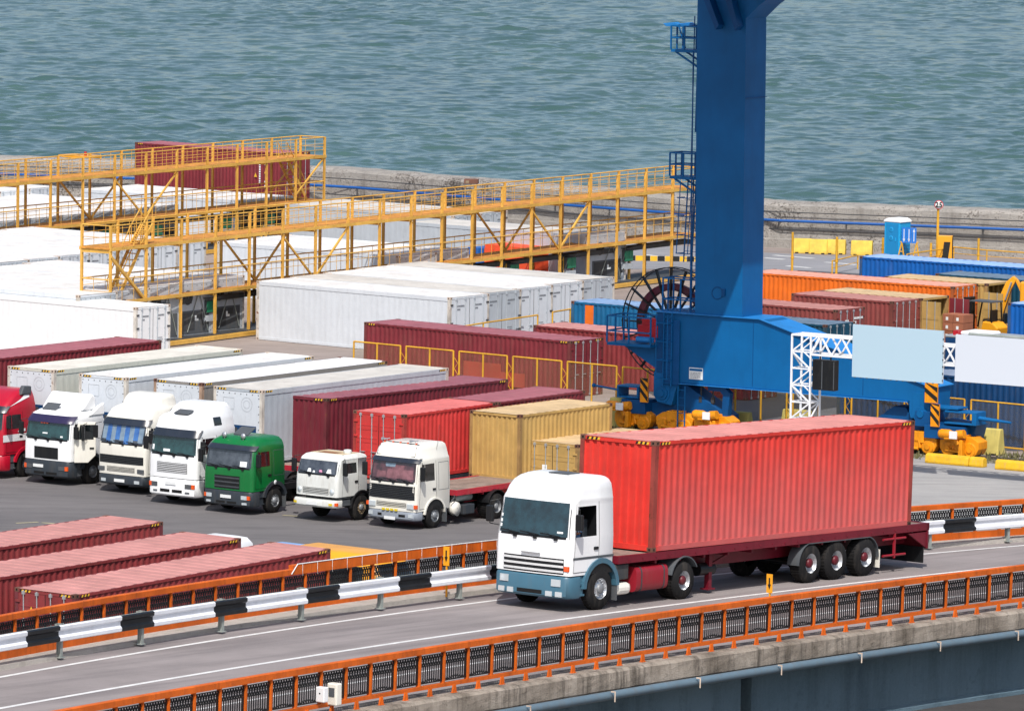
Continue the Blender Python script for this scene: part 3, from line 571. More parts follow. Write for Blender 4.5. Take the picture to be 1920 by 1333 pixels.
def ps(lv, q, off=.008, side=-1, mb=None, mi=0, nu=4, nv=4):
    """panel on the cab side from four (x,z) corners: lower front, lower rear, upper rear, upper front"""
    mb = mb or MB()
    def fn(u, v):
        x = (q[0][0]*(1-u)+q[1][0]*u)*(1-v)+(q[3][0]*(1-u)+q[2][0]*u)*v; z = (q[0][1]*(1-u)+q[1][1]*u)*(1-v)+(q[3][1]*(1-u)+q[2][1]*u)*v
        return (x, side*(interp(lv, z)[2]+off), z)
    mb.grid(fn, nu, nv, mi); return mb
def wheel(t, x, y, r=.5, w=.3, out=-1, rim='rimgrey', hub='rimgrey', dual=False, convex=True):
    """tyre with rim and hub; out = side that faces outwards"""
    T = MB(); W_ = w*(2.1 if dual else 1); o = out
    T.lathe([(r*.5, 0), (r*.54, .0), (r*.9, .012), (r*.975, .05), (r, .07), (r, W_-.07), (r*.97, W_-.04), (r*.9, W_), (r*.5, W_)], (0, 0, 0), 'y', 36)
    for i in range(36):   # tread blocks
        a = 2*math.pi*i/36; c, s_ = math.cos(a), math.sin(a)
        T.bar((r*.992*c, .06, r*.992*s_), (r*.992*c, W_-.06, r*.992*s_), .05, .03, 0, (c, 0, s_))
    tw = T.build('wheel', M['rubber'], t); tw.location = (x, y, r)
    if o > 0: tw.rotation_euler = (0, 0, math.pi)
    Rm = MB(); Rm.lathe([(r*.53, .004), (r*.52, .02), (r*.47, .05), (r*.44, .1 if convex else .16), (r*.3, .05 if convex else .17), (r*.24, .03 if convex else .1)], (0, 0, 0), 'y', 30)
    for i in range(10): a = 2*math.pi*i/10; Rm.tube((r*.36*math.cos(a), .0 if convex else .1, r*.36*math.sin(a)), (r*.36*math.cos(a), .08 if convex else .18, r*.36*math.sin(a)), .018, 6)
    ro = Rm.build('rim', M[rim], tw)
    Hb = MB(); Hb.lathe([(r*.25, .1), (r*.24, -.01 if convex else .03), (r*.17, -.04 if convex else -.0), (.0, -.045 if convex else -.005)], (0, 0, 0), 'y', 18); Hb.build('hub', M[hub], tw)
    return tw
def fender(t, x, z, r, y0, y1, m, a0=10, a1=170, th=.03, name='mudguard', flare=0):
    mb = MB(); n = 12
    for i in range(n):
        A, B = R(a0+(a1-a0)*i/n), R(a0+(a1-a0)*(i+1)/n)
        q = [(x-rr*math.cos(a), z+rr*math.sin(a)) for rr, a in ((r, A), (r, B), (r+th, B), (r+th, A))]; mb.prism(q, y0, y1)
    return mb.build(name, m, t)
def rbox(name, m, t, x0, x1, y0, y1, z0, z1, bev=.03):
    mb = MB(); mb.box(x0, x1, y0, y1, z0, z1); return mb.build(name, m, t, bevel=bev)
def mirror(t, x, y, z, s=-1, hgt=.5, m='black'):
    mb = MB(); mb.path([(x+.18, y-s*.18+s*.0, z+.38), (x, y, z+.32), (x, y, z-.25), (x+.2, y-s*.18, z-.3)], .013, 6); o = mb.build('mirror', M['black'], t)
    b = MB(); b.box(x-.05, x+.05, y-.11, y+.11, z-hgt/2, z+hgt/2); h = b.build('mirror_head', M[m], o, bevel=.03); h2 = MB(); h2.box(x+.052, x+.056, y-.09, y+.09, z-hgt/2+.03, z+hgt/2-.03); h2.build('mirror_glass', M['chrome'], o)
def wipers(t, lv, z, bow=.06, ys=(-.75, -.1, .55)):
    for y in ys:
        mb = MB(); p = lambda yy, zz, o: (front_x(lv, zz, yy, bow)-o, yy, zz)
        mb.bar(p(y, z-.03, .03), p(y+.28, z+.1, .035), .018); mb.bar(p(y-.1, z+.05, .03), p(y+.5, z+.1, .03), .02); mb.box(front_x(lv, z, y, bow)-.05, front_x(lv, z, y, bow), y-.05, y+.05, z-.06, z-.01); mb.build('wiper', M['black'], t)
def chassis(t, x0, x1, z=.92, m='dsteel', wheels=True, rear_axle=None, near=True, tank=None, rim='rimgrey', hub='rimgrey', wheelr=.5):
    mb = MB()
    for y in (-.42, .42): mb.box(x0, x1, y-.04, y+.04, z-.24, z)
    for x in np.linspace(x0+.3, x1-.2, 5): mb.box(x-.04, x+.04, -.38, .38, z-.2, z-.03)
    mb.build('chassis_frame', M[m], t)
    if rear_axle:
        for s, y in ((-1, -1.24), (1, 1.24)): wheel(t, rear_axle, y, wheelr, .3, s, rim, hub, True, False)
        mb = MB(); mb.tube((rear_axle, -.9, wheelr), (rear_axle, .9, wheelr), .12, 10); mb.lathe([(.02, -.2), (.24, -.12), (.24, .12), (.02, .2)], (rear_axle, 0, wheelr), 'y', 14); mb.build('rear_axle', M['black'], t)
        mb = MB(); mb.lathe([(.1, 0), (.5, .0), (.5, .05), (.1, .05)], (rear_axle, 0, z+.04), 'z', 20); mb.box(rear_axle-.5, rear_axle+.5, -.4, .4, z, z+.05); mb.build('fifth_wheel', M['black'], t)
# ---- one generic lorry; every feature height comes from the picture
def lorry(name, px, yaw, label, P, z0=0.0, pos=None):
    p = np.array(pos) if pos is not None else at(*px, z0)
    a = math.pi/2-R(yaw); P = dict(P)
    if pos is None:
        sh = P.get('shift', .27); ex = P.get('extra', 0); p = p-np.array([math.cos(a), math.sin(a), 0])*sh
        P['len'] += sh+ex; P['wx'] += sh-.03; P['rear'] += sh; P['clen'] = P.get('clen', 5.4)+sh; P['hw'] = P.get('hw', 1.22)-.04; d0, d1 = P['door']; P['door'] = (d0+.02, d1+.16+ex*.5)
        if P.get('panel'): P['panel'] = (P['panel'][0]+.2+ex*.6, P['panel'][1]+sh+ex*.9)
        P['roof'] = [(z, xf, xr+sh+ex, h_-.04, rc) for z, xf, xr, h_, rc in P['roof']]
    hwf = P.get('hw', 1.22); q = p+np.array([-math.sin(a), math.cos(a), 0])*hwf   # px marks the near front corner at ground level
    t = empty(name, q, a, label, 'lorry'); pm = M[P['paint']]; zb, zbt, zw0, zw1, zt = P['zb'], P['zbt'], P['zw0'], P['zw1'], P['zt']; Lc = P['len']; hw = hwf; bow = P.get('bow', .06)
    rake = P.get('rake', .16); xw = P.get('xw', .05)
    hi = P.get('roof', [])       # extra levels above the windscreen
    lv = [(P.get('zc', zbt-.02), xw, Lc, hw-.01, .12), (zw0-.3, xw, Lc, hw, .14), (zw0, xw+.02, Lc, hw, .15), (zw1, xw+.02+rake, Lc, hw-.05, .17)]+hi
    lvd = []                      # extra rings so that the shape is smooth and the window hole can be cut
    zs = sorted(set([round(l[0], 3) for l in lv]+([round(P['hole'][2], 3), round(P['hole'][3], 3)] if P.get('hole') else [])))
    lvd = [(z, *interp(lv, z)) for z in zs]
    cab = cab_mesh(lvd, pm, 'cab', t, bow, P.get('hole'))
    # windscreen with rubber seal
    yw = hw-P.get('wsin', .06)
    pf(lv, -yw-.02, yw+.02, zw0-.02, zw1+.02, .005, bow, 20, 4, inset=.04).build('windscreen_seal', M['black'], t)
    ws = pf(lv, -yw+.03, yw-.03, zw0+.04, zw1-.03, .009, bow, 20, 4, inset=.04).build('windscreen', M[P.get('glass', 'glass')], t)
    if P.get('curtain'): P['curtain'](t, lv, yw, zw0, zw1, bow)
    if P.get('paper'):
        for (y, z, w_, h_) in P['paper']: pf(lv, y-w_/2, y+w_/2, z-h_/2, z+h_/2, .012, bow, 2, 1).build('paper_note', M['paper'], ws)
    if P.get('visor'):
        vz0, vz1 = P['visor']; mb = MB()
        def fn(u, v): y = (u-.5)*2*(hw-.02); z = vz0+(vz1-vz0)*v; return (front_x(lv, min(z, zt), y, bow)-.015-.09*(1-v)**1.3, y, z)
        mb.grid(fn, 16, 4); n0 = len(mb.v); mb.grid(lambda u, v: (fn(u, 0)[0]+.02*v, fn(u, 0)[1], vz0-.01*v), 16, 1); mb.build('sun_visor', M[P.get('visorm', 'black')], t, sharp=50)
    # side windows, door lines and handle on both sides
    xd0, xd1 = P.get('door', (.28, 1.2)); wz0, wz1 = P.get('win', (zw0-.02, zw1-.08))
    for s in (-1, 1):
        if not (P.get('noleftdoor') and s == -1):
            if P.get('hole') and s == -1: d = ps(lv, [(xd0, zbt+.12), (xd1+.1, zbt+.12), (xd1+.1, wz0-.02), (xd0+.05, wz0-.02)], .006, s, nv=8).build('door', pm, t)
            else: d = ps(lv, [(xd0, zbt+.12), (xd1+.1, zbt+.12), (xd1+.1, wz1+.09), (xd0+.12, wz1+.09)], .006, s, nv=8).build('door', pm, t)
            e = MB()
            for q4 in ([(xd1+.1, zbt+.12), (xd1+.115, zbt+.12), (xd1+.115, wz1+.1), (xd1+.1, wz1+.1)], [(xd0-.012, zbt+.12), (xd0, zbt+.12), (xd0+.12, wz1+.1), (xd0+.108, wz1+.1)], [(xd0, zbt+.105), (xd1+.1, zbt+.105), (xd1+.1, zbt+.12), (xd0, zbt+.12)]): ps(lv, q4, .008, s, e, nv=6)
            e.build('door_gap', M['black'], d); h = MB(); y = s*(hw+.015); h.box(xd1-.12, xd1+.06, y-.02, y+.02, zw0-.32, zw0-.24); h.build('handle', M['black'], d, bevel=.01)
            if not (P.get('hole') and s == -1):
                k = ps(lv, [(xd0+.05, wz0), (xd1, wz0), (xd1, wz1), (xd0+.17, wz1)], .012, s).build('side_window', M['glassdk'], d)
                ps(lv, [(xd0+.05+(xd1-xd0)*.3, wz0), (xd0+.07+(xd1-xd0)*.3, wz0), (xd0+.07+(xd1-xd0)*.3, wz1), (xd0+.05+(xd1-xd0)*.3, wz1)], .015, s).build('window_bar', pm, k)
        if P.get('panel'):
            x0, x1 = P['panel']; f = MB()
            for q4 in ([(x0, wz0-.4), (x1, wz0-.4), (x1, wz0-.385), (x0, wz0-.385)], [(x0, wz1), (x1, wz1), (x1, wz1+.015), (x0, wz1+.015)], [(x0, wz0-.4), (x0+.015, wz0-.4), (x0+.015, wz1), (x0, wz1)], [(x1-.015, wz0-.4), (x1, wz0-.4), (x1, wz1), (x1-.015, wz1)]): ps(lv, q4, .004, s, f)
            f.build('panel_line', M['leadgrey'], t)
    # grille
    for (y0, y1, g0, g1, n, style) in P.get('grilles', []):
        gm = MB()
        if style == 'black': pf(lv, y0, y1, g0, g1, .01, bow, 10, 2, gm)
        g = (gm if gm.v else pf(lv, y0, y1, g0, g1, .004, bow, 10, 2)).build('grille', M['black'], t)
        for i in range(n):
            z = g0+(g1-g0)*(i+.5)/n; sb = MB(); hh = (g1-g0)/n*(.32 if style == 'black' else P.get('slat', .55))
            sb.grid(lambda u, v: (front_x(lv, z, y0+(y1-y0)*u, bow)-.018-.012*v, y0+(y1-y0)*u, z-hh/2+hh*v), 10, 1); sb.grid(lambda u, v: (front_x(lv, z, y0+(y1-y0)*u, bow)-.03+.03*v, y0+(y1-y0)*u, z+hh/2), 10, 1)
            sb.build('grille_slat', M['leadgrey'] if style == 'black' else pm, g)
    # bumper
    bl = [(zb, .06, .0, hw-.03, .16), (zb+.06, .0, .0, hw, .18), (zbt-.05, -.0, .0, hw+.005, .18), (zbt, .03, 0, hw-.01, .17)]
    bmp = MB(); ys = np.linspace(-1, 1, 25); rr = []
    for (z, xf, _, h_, rc) in bl: rr.append([(front_x([(z, xf, 1, h_, rc)]*2, z, y*h_, .07), y*h_, z) for y in ys])
    bx = P.get('bumpx', .55); vs = []
    for ring in rr: vs += [(bx, ring[0][1], ring[0][2])]+ring+[(bx, ring[-1][1], ring[-1][2])]
    n = len(ys)+2; bmp.add(vs, [(k*n+i, k*n+i+1, (k+1)*n+i+1, (k+1)*n+i) for k in range(3) for i in range(n-1)], 0, True)
    bmp.add(vs[:n], [tuple(range(n))]); bmp.add(vs[-n:], [tuple(range(n))]); bo = bmp.build('bumper', M[P.get('bumper', 'leadgrey')], t, sharp=40)
    bf = lambda y, z: front_x([(l[0], l[1], 1, l[3], l[4]) for l in bl], z, y, .07)
    for (y, z, w_, h_, mk, nm) in P.get('lights', []):
        for s in (-1, 1):
            b = MB(); x = bf(s*y, z); x2 = bf(s*(y+w_/2), z); mb = b
            mb.grid(lambda u, v: (bf(s*y+(u-.5)*w_, z)-.02, s*y+(u-.5)*w_, z+(v-.5)*h_), 4, 1); mb.box(bf(s*y, z)-.012, bf(s*y, z)+.05, s*y-w_/2, s*y+w_/2, z-h_/2, z+h_/2); mb.build(nm, M[mk], bo)
    for (y0, y1, z0_, z1_) in P.get('slots', []):
        b = MB(); b.grid(lambda u, v: (bf(y0+(y1-y0)*u, z0_+(z1_-z0_)*v)-.006, y0+(y1-y0)*u, z0_+(z1_-z0_)*v), 8, 1); b.build('air_slot', M['hole'], bo)
    if P.get('plate'):
        y, z = P['plate']; b = MB(); b.box(bf(y, z)-.03, bf(y, z)-.015, y-.26, y+.26, z-.06, z+.06); po = b.build('number_plate', M['plate'], bo)
    # mirrors, front wheels, arch, steps, chassis
    for s in (-1, 1): mirror(t, xd0-.1, s*(hw+.22), (zw0+zw1)/2+P.get('mirdz', -.02), s, P.get('mirh', .5))
    wx = P.get('wx', 1.15); wr = P.get('wr', .5)
    for s in (-1, 1):
        if P.get('zc', zbt) < wr*2+.05:
            g = MB(); n_ = 16; zc_ = P.get('zc', zbt-.02); pts = [(wx-(wr+.1)*math.cos(math.pi*i/n_), s*(hw+.004), max(zc_, wr+.02+(wr+.1)*math.sin(math.pi*i/n_))) for i in range(n_+1)]
            g.add(pts, [tuple(range(n_+1)) if s > 0 else tuple(range(n_+1))[::-1]]); g.build('wheel_well', M['black'], t)
    for s, y in ((-1, -hw-.015), (1, hw+.015)): wheel(t, wx, y, wr, .3, s, P.get('rim', 'rimgrey'), P.get('hub', 'rimgrey'), False, P.get('convex', True))
    mb = MB(); mb.tube((wx, -.9, wr), (wx, .9, wr), .07, 8); mb.build('front_axle', M['black'], t)
    for s in (-1, 1):
        y0, y1 = sorted((s*(hw-.3), s*(hw+.045))); fender(t, wx, wr+.02, wr+.1, y0, y1, M[P.get('arch', P['paint'])], P.get('a0', 12), P.get('a1', 165), P.get('ath', .12), 'wheel_arch')
        st = MB(); y0, y1 = sorted((s*(hw-.4), s*(hw-.02)))
        for z in (zb+.05, zb+.33): st.box(bx-.12, wx-wr-.1, y0, y1, z, z+.05)
        st.box(bx-.12, wx-wr-.12, y0*.97, y0*.97+.02, zb+.05, zbt); st.build('steps', M[P.get('stepm', 'leadgrey')], t)
    mb = MB(); mb.box(.4, Lc-.05, -hw+.4, hw-.4, .55, P.get('zc', zbt)+.02); mb.build('engine_bay', M['black'], t)
    chassis(t, .6, P.get('clen', 5.6), .95, 'black', True, P.get('rear', 4.9), rim=P.get('rim2', 'rimgrey'), hub=P.get('hub2', 'rimgrey'))
    for s in (-1, 1):
        y0, y1 = sorted((s*.7, s*1.26)); fender(t, P.get('rear', 4.9), .52, .6, y0, y1, M['black' if not P.get('mg') else P['mg']], 15, 150, .03)
        f = MB(); f.box(wx+wr+.12, wx+wr+.14, y0*1.0, y1, .2, .75); f.build('mudflap', M['leadgrey'], t)
    return t, lv
def tankunit(t, x0, x1, s, m, r=.3, z=.62, y=.95):
    mb = MB(); n = 16; pts = [(y*s+.0+.28*math.copysign(abs(math.cos(a))**.5, math.cos(a)), z+r*math.copysign(abs(math.sin(a))**.5, math.sin(a))) for a in [2*math.pi*i/n+.1 for i in range(n)]]
    mb.prism(pts, x0, x1, 0, 'x'); o = mb.build('fuel_tank', m, t, sharp=40)
    for x in (x0+.2, x1-.2):
        b = MB(); pb = [(y*s+(a-y*s)*1.03, z+(c-z)*1.03) for a, c in pts]; b.prism(pb, x, x+.05, 0, 'x'); b.build('tank_strap', M['dsteel'], o)
def airtank(t, x, s, z=.75, y=1.0, l=.9, r=.16, m='dsteel'):
    mb = MB(); mb.lathe([(.02, -.02), (r*.8, 0), (r, .06), (r, l-.06), (r*.8, l), (.02, l+.02)], (x, s*y, z), 'x', 16); mb.build('air_tank', M[m], t)
roofflat = lambda xw, L, hw, z1, z, r=.2: [(z1+(z-z1)*.35, xw+r*.9, L, hw-.07, .2), (z1+(z-z1)*.75, xw+r*1.5, L-.02, hw-.14, .22), (z, xw+r*2.6, L-.12, hw-.3, .2)]

M['lorrywhite'] = paint('lorry_white', '#eceeef', .25, .03, .12, '#8d8a82', spec=.6); M['slate'] = paint('slate_blue', '#416a7e', .4, .06, .2, spec=.5); M['lorrycream'] = paint('lorry_cream', '#e2e0d6', .3, .04, .15, '#8f8672', spec=.5)
M['lorrygreen'] = paint('lorry_green', '#0b6b33', .28, .06, .1, spec=.6); M['lorryred'] = paint('lorry_red', '#b0122c', .28, .05, .1, spec=.6); M['kamazwhite'] = paint('old_white', '#d5d8d4', .5, .08, .35, '#8a7a62', rust=.1); M['purplevisor'] = paint('visor_purple', '#2c2648', .3, .1, .1, spec=.6); M['slatevisor'] = paint('visor_slate', '#262d38', .3, .1, .1, spec=.6); M['greybumper'] = paint('bumper_grey', '#8a929c', .45, .08, .25); M['dkbumper'] = paint('bumper_dark', '#2f363d', .5, .1, .25)
ST = dict(clen=5.4)
# white lorry with slate bumper on the bridge
def on_road(a, b, dz=0): q = BP+BL*a+BW*b; q[2] = BP[2]+BS*a+dz; return q
TM, lvM = lorry('tractor_lorry', None, 37.14, 'white lorry cab with slate-blue bumper hauling the red container across the bridge', dict(paint='lorrywhite', zb=.36, zbt=.92, zc=.95, zw0=1.9, zw1=2.84, zt=3.6, len=1.97, hw=1.22, rake=.13, glass='glassblue', bumper='slate', arch='slate', stepm='slate', rim='chrome', hub='rimgrey', rim2='chrome', hub2='hubred', wx=1.42, rear=5.12, clen=5.7, door=(.24, 1.2), win=(1.94, 2.72), hole=(.3, 1.2, 1.94, 2.72), ath=.13, wsin=.1, mg='leadgrey', wr=.55, a0=2, a1=178,
    roof=[(2.89, .25, 1.96, 1.18, .18), (2.92, .27, 1.96, 1.17, .19), (3.1, .36, 1.95, 1.15, .2), (3.25, .5, 1.94, 1.12, .22), (3.35, .68, 1.9, 1.07, .24), (3.41, .92, 1.84, 1.0, .25), (3.44, 1.2, 1.76, .9, .25)],
    grilles=[(-1.02, .9, .98, 1.38, 3, 'lines')], slat=.42, lights=[(.83, .76, .28, .18, 'lamp', 'headlight'), (.62, .47, .2, .13, 'lamp', 'fog_lamp'), (.92, .47, .2, .13, 'lamp', 'fog_lamp')], slots=[(-.4, .4, .44, .54)],
    paper=[(1.06, 2.36, .07, .08), (1.06, 2.22, .07, .08), (1.06, 2.1, .07, .08), (-.85, 2.05, .18, .05)], mirh=.42), pos=on_road(-3.72, .03))
TM.rotation_euler = (0, .027, TM.rotation_euler[2])
wipers(TM, lvM, 1.9)
g = MB(); ps(lvM, [(.2, 1.36), (1.95, 1.36), (1.95, 1.42), (.2, 1.42)], .014, -1, g, nu=8); g.build('side_trim', M['leadgrey'], TM)
g = MB(); g.box(.0, .03, -.3, .3, 1.46, 1.49); g.build('nameplate', M['chrome'], TM)
g = MB(); g.box(.08, .16, -1.17, -1.02, 1.06, 1.2); g.build('indicator', M['amber'], TM, bevel=.01)
tankunit(TM, 3.0, 4.4, -1, M['tank'], .33, .66, .95)
rbox('exhaust_box', M['lorrycream'], TM, 2.2, 2.85, -1.2, -.8, .3, .62, .12); rbox('battery_box', M['dsteel'], TM, 2.15, 2.75, -1.15, -.75, .7, 1.1)
g = MB(); g.box(1.1, 1.6, -.32, .32, 3.44, 3.465); g.build('roof_hatch', M['leadgrey'], TM, bevel=.01)
# cab interior seen through the open side window, with the driver
g = MB(); g.box(.27, 1.5, .2, .22, 1.2, 2.82); g.box(.3, 1.5, -1.1, .2, 1.2, 1.22); g.box(1.3, 1.32, -1.1, .2, 1.2, 2.85); g.box(.3, 1.5, -1.1, .2, 2.84, 2.86); g.box(.2, .27, -1.1, .2, 1.2, 1.9); g.build('cab_interior', M['black'], TM)
def driver(loc, rz, label):
    t = empty('person', loc, rz, label, 'person')
    sk = flat('skin', '#9a6248', .6); sh = flat('shirt_blue', '#5f86b4', .8)
    pts = [(0, 0, 0), (0, 0, .25), (0, 0, .46), (0, 0, .56), (-.02, 0, .66), (-.03, 0, .76), (0, -.19, .46), (-.06, -.24, .22), (-.3, -.16, .2), (-.36, -.14, .22), (0, .19, .46), (-.06, .24, .22), (-.3, .16, .2), (-.36, .14, .22), (-.25, -.1, -.02), (-.25, .1, -.02), (-.48, -.1, .0), (-.48, .1, .0)]
    ed = [(0, 1), (1, 2), (2, 3), (3, 4), (4, 5), (2, 6), (6, 7), (7, 8), (8, 9), (2, 10), (10, 11), (11, 12), (12, 13), (0, 14), (0, 15), (14, 16), (15, 17)]
    rad = [.16, .155, .13, .055, .095, .08, .065, .045, .035, .028, .065, .045, .035, .028, .09, .09, .07, .07]
    me = bpy.data.meshes.new('person_body'); me.from_pydata(pts, ed, []); o = bpy.data.objects.new('person_body', me); col.objects.link(o); o.parent = t
    m = o.modifiers.new('skin', 'SKIN'); 
    for i, v in enumerate(me.skin_vertices[0].data if me.skin_vertices else []): v.radius = (rad[i], rad[i])
    if not me.skin_vertices:
        pass
    m2 = o.modifiers.new('sub', 'SUBSURF'); m2.levels = 2; m2.render_levels = 2; me.materials.append(sk)
    c = MB(); c.lathe([(.17, -.02), (.175, .2), (.17, .36), (.13, .47), (.07, .52)], (0, 0, 0), 'z', 16); o2 = c.build('shirt', sh, t); o2.scale = (1, 1.15, 1)
    for s in (-1, 1): c = MB(); c.tube((0, s*.17, .47), (-.06, s*.25, .24), .085, 10, 0, .065); c.build('sleeve', sh, t)
    h = MB(); h.lathe([(.0, .87), (.07, .86), (.105, .8), (.11, .74), (.09, .7)], (.0, 0, 0), 'z', 14); h.build('hair', flat('hair_dark', '#1a1410', .9), t)
    n = MB(); n.add([(-.115, -.012, .72), (-.115, .012, .72), (-.145, 0, .705), (-.115, 0, .755)], [(0, 1, 2), (0, 2, 3), (1, 3, 2)]); n.build('nose', sk, t)
    return t
qq = on_road(-3.68, .03); a0 = math.pi/2-R(37.14); ctr = qq+np.array([-math.sin(a0), math.cos(a0), 0])*1.22
dq = ctr+np.array([math.cos(a0), math.sin(a0), 0])*1.0+np.array([math.sin(a0), -math.cos(a0), 0])*.62; dq[2] += 1.74
driver(dq, a0, 'person in a blue shirt driving the white lorry, seen in its side window')
g = MB(); g.lathe([(.2, 0), (.215, .015), (.2, .03), (.185, .015), (.2, 0)], (0, 0, 0), 'z', 20); o = g.build('steering_wheel', M['black'], TM); o.location = (.56, -.62, 1.98); o.rotation_euler = (0, R(-25), 0)
g = MB(); g.box(1.05, 1.25, -.9, -.35, 1.3, 2.35); g.build('driver_seat', M['dkbumper'], TM, bevel=.05)
# its trailer
def trailer(p, ang, label, L=12.6, slope=0, mat='trailer', deck='deckred', zt=1.28, wheels=(7.3, 8.55, 9.9), rear=True, boards=False, legs=2.6):
    t = empty('flatbed_trailer', p, ang, label, 'trailer'); t.rotation_euler = (0, -slope, ang)
    g = MB(); g.box(0, L, 0, .1, zt-.2, zt); g.box(0, L, 2.34, 2.44, zt-.2, zt); g.box(0, .1, .1, 2.34, zt-.2, zt); g.box(L-.1, L, .1, 2.34, zt-.25, zt); g.build('side_rails', M[mat if not boards else deck], t)
    g = MB(); n = 12
    for i in range(n): g.box(.1+(L-.2)*i/n+.01, .1+(L-.2)*(i+1)/n-.01, .1, 2.34, zt-.06, zt-.02)
    g.build('deck', M['plankbed'], t)
    g = MB()
    for y in (.75, 1.6): g.box(1.4, L-.2, y-.07, y+.07, zt-.62, zt-.2); g.prism([(0.2, zt-.22), (1.4, zt-.22), (1.4, zt-.62), (1.1, zt-.4)], y-.07, y+.07)
    for x in np.arange(1.8, L, 1.1): g.box(x-.04, x+.04, .1, 2.34, zt-.3, zt-.2)
    g.build('chassis_beams', M[mat], t)
    g = MB()
    for i in range(24): x = .5+(L-1)*i/23; g.tube((x, -.012, zt-.12), (x, .0, zt-.12), .03, 6); g.box(x-.05, x+.05, -.006, .0, zt-.16, zt-.1) if i % 3 == 0 else None
    g.build('rail_bolts', M[mat], t)
    for y in (.42, 2.02):
        g = MB(); g.box(legs-.07, legs+.07, y-.07, y+.07, .12, zt-.2); g.box(legs-.16, legs+.16, y-.13, y+.13, .08, .12); g.bar((legs, y, .7), (legs+.8, y, zt-.35), .06); g.build('landing_leg', M[mat], t)
    for x in wheels:
        for s, y in ((-1, .0), (1, 2.44)): wheel(t, x, y+(.01 if s < 0 else -.01), .53, .38, s, 'chrome', 'hubred', False, False)
        g = MB(); g.tube((x, .3, .5), (x, 2.14, .5), .08, 8); g.build('axle', M['black'], t)
    if rear:
        g = MB(); x0, x1 = wheels[0]-.62, wheels[-1]+.62
        for y in (0, 2.06): g.box(x0+.5, x1-.5, y, y+.38, 1.06, 1.09)
        g.build('mudguard_top', M['leadgrey'], t)
        for y in (0, 2.06):
            fender(t, wheels[0], .5, .58, y, y+.38, M['leadgrey'], 0, 80, .025); fender(t, wheels[-1], .5, .58, y, y+.38, M['leadgrey'], 100, 180, .025)
            g = MB(); g.box(x1+.02, x1+.04, y, y+.38, .2, .7); g.build('mudflap', M['lorrycream'], t)
        g = MB()
        for z in (.5, .95): g.tube((x1+.2, .02, z), (x1+1.3, .02, z), .035, 6)
        g.bar((x1+.75, .02, .42), (x1+.75, .02, 1.1), .06); g.build('side_guard', M['tank'], t)
        g = MB(); g.box(L-.1, L-.02, .0, 2.44, .58, zt-.02); g.prism([(L-1.0, zt-.25), (L-.1, zt-.25), (L-.1, .6)], .02, .08); g.build('rear_frame', M[mat], t)
        g = MB(); g.box(L-.2, L-.16, .05, 2.4, .18, .62); g.build('rear_flap', M['black'], t)
        g = MB(); g.tube((4.2, .5, .62), (4.9, .5, .62), .17, 12); g.build('air_tank', M['black'], t)
    return t
q = on_road(-1.55, .03); q += -BW*0; tr = trailer(np.array([q[0], q[1], BP[2]-BS*0+.04+.027*1.55]), MAINA, 'maroon flatbed trailer with three axles under the long red container on the bridge', 14.6, -.031, zt=1.29, wheels=(1.55+7.32, 1.55+8.56, 1.55+9.98), legs=1.55+3.1)
# parked lorries, from the right
blue_curt = None
def curtain_stripes(t, lv, yw, z0, z1, bow):
    n = 9
    for i in range(n):
        a, b = -yw+.12+(2*yw-.24)*i/n, -yw+.12+(2*yw-.24)*(i+1)/n
        pf(lv, a, b, z0+.1+.08*math.sin(i*1.7), z1-.04, .012+.006*(i % 2), bow, 3, 3).build('curtain', M['curtblue'] if i % 2 else M['curtgrey'], t)
M['curtblue'] = glassy('curtain_blue', '#2c5596', '#4576b4'); M['curtgrey'] = glassy('curtain_grey', '#64798c', '#8496a4'); M['curtred'] = glassy('curtain_red', '#5a3438', '#8a5a60')
def red_curtain(t, lv, yw, z0, z1, bow):
    for (a, b, h) in ((-yw+.1, .3, .34), (.3, .75, .24), (-.55, .05, .5)): pf(lv, a, b, z0+.14, z0+.14+h, .011, bow, 6, 3, inset=.1).build('curtain', M['curtred'], t)
    pf(lv, -.1, .35, z1-.26, z1-.12, .012, bow, 4, 1, inset=-.1).build('pennant', M['curtgrey'], t)
T6, lv6 = lorry('tractor_lorry', (784.6, 994.7), 36.5, 'cream lorry with black slatted grille and high roof, parked beside the small old lorry', dict(ST, paint='lorrycream', zb=.36, zbt=.68, zc=.7, zw0=1.78, zw1=2.6, zt=3.2, len=1.82, hw=1.2, rake=.14, glass='glassred', bumper='greybumper', wx=1.02, rear=4.85, extra=.15, bumpx=.5, ath=.07, a0=5, a1=175, visor=(2.54, 2.7), visorm='slatevisor', door=(.28, 1.0), win=(1.84, 2.48), panel=(1.2, 1.72), curtain=red_curtain,
    roof=[(2.68, .25, 1.81, 1.14, .18), (2.72, .28, 1.8, 1.11, .2), (3.0, .36, 1.78, 1.04, .2), (3.14, .44, 1.76, .99, .22), (3.21, .62, 1.7, .9, .24)],
    grilles=[(-1.08, 1.08, 1.14, 1.66, 8, 'black'), (-.7, .7, .84, 1.02, 3, 'lines')], lights=[(.95, .55, .2, .14, 'lamp', 'fog_lamp')], slots=[(-.7, -.4, .48, .58), (.4, .6, .48, .58)], plate=(0, .42)))
for s in (-1, 1):
    g = MB(); g.box(-.02+.06, .12, s*.9-.16, s*.9+.16, .8, 1.0); g.build('headlight', M['lamp'], T6, bevel=.02); g = MB(); g.box(.08, .16, s*1.12-.08, s*1.12+.08, .83, .97); g.build('indicator', M['amber'], T6)
g = MB()
for z0, z1, w0 in ((2.76, 3.1, .9),):
    q = [(-w0, z0), (w0, z0), (w0*.96, z1), (-w0*.96, z1)]
    for (a, b) in zip(q, q[1:]+q[:1]): g.tube((front_x(lv6, a[1], a[0])-.012, a[0], a[1]), (front_x(lv6, b[1], b[0])-.012, b[0], b[1]), .012, 5)
g.build('roof_panel_outline', M['leadgrey'], T6)
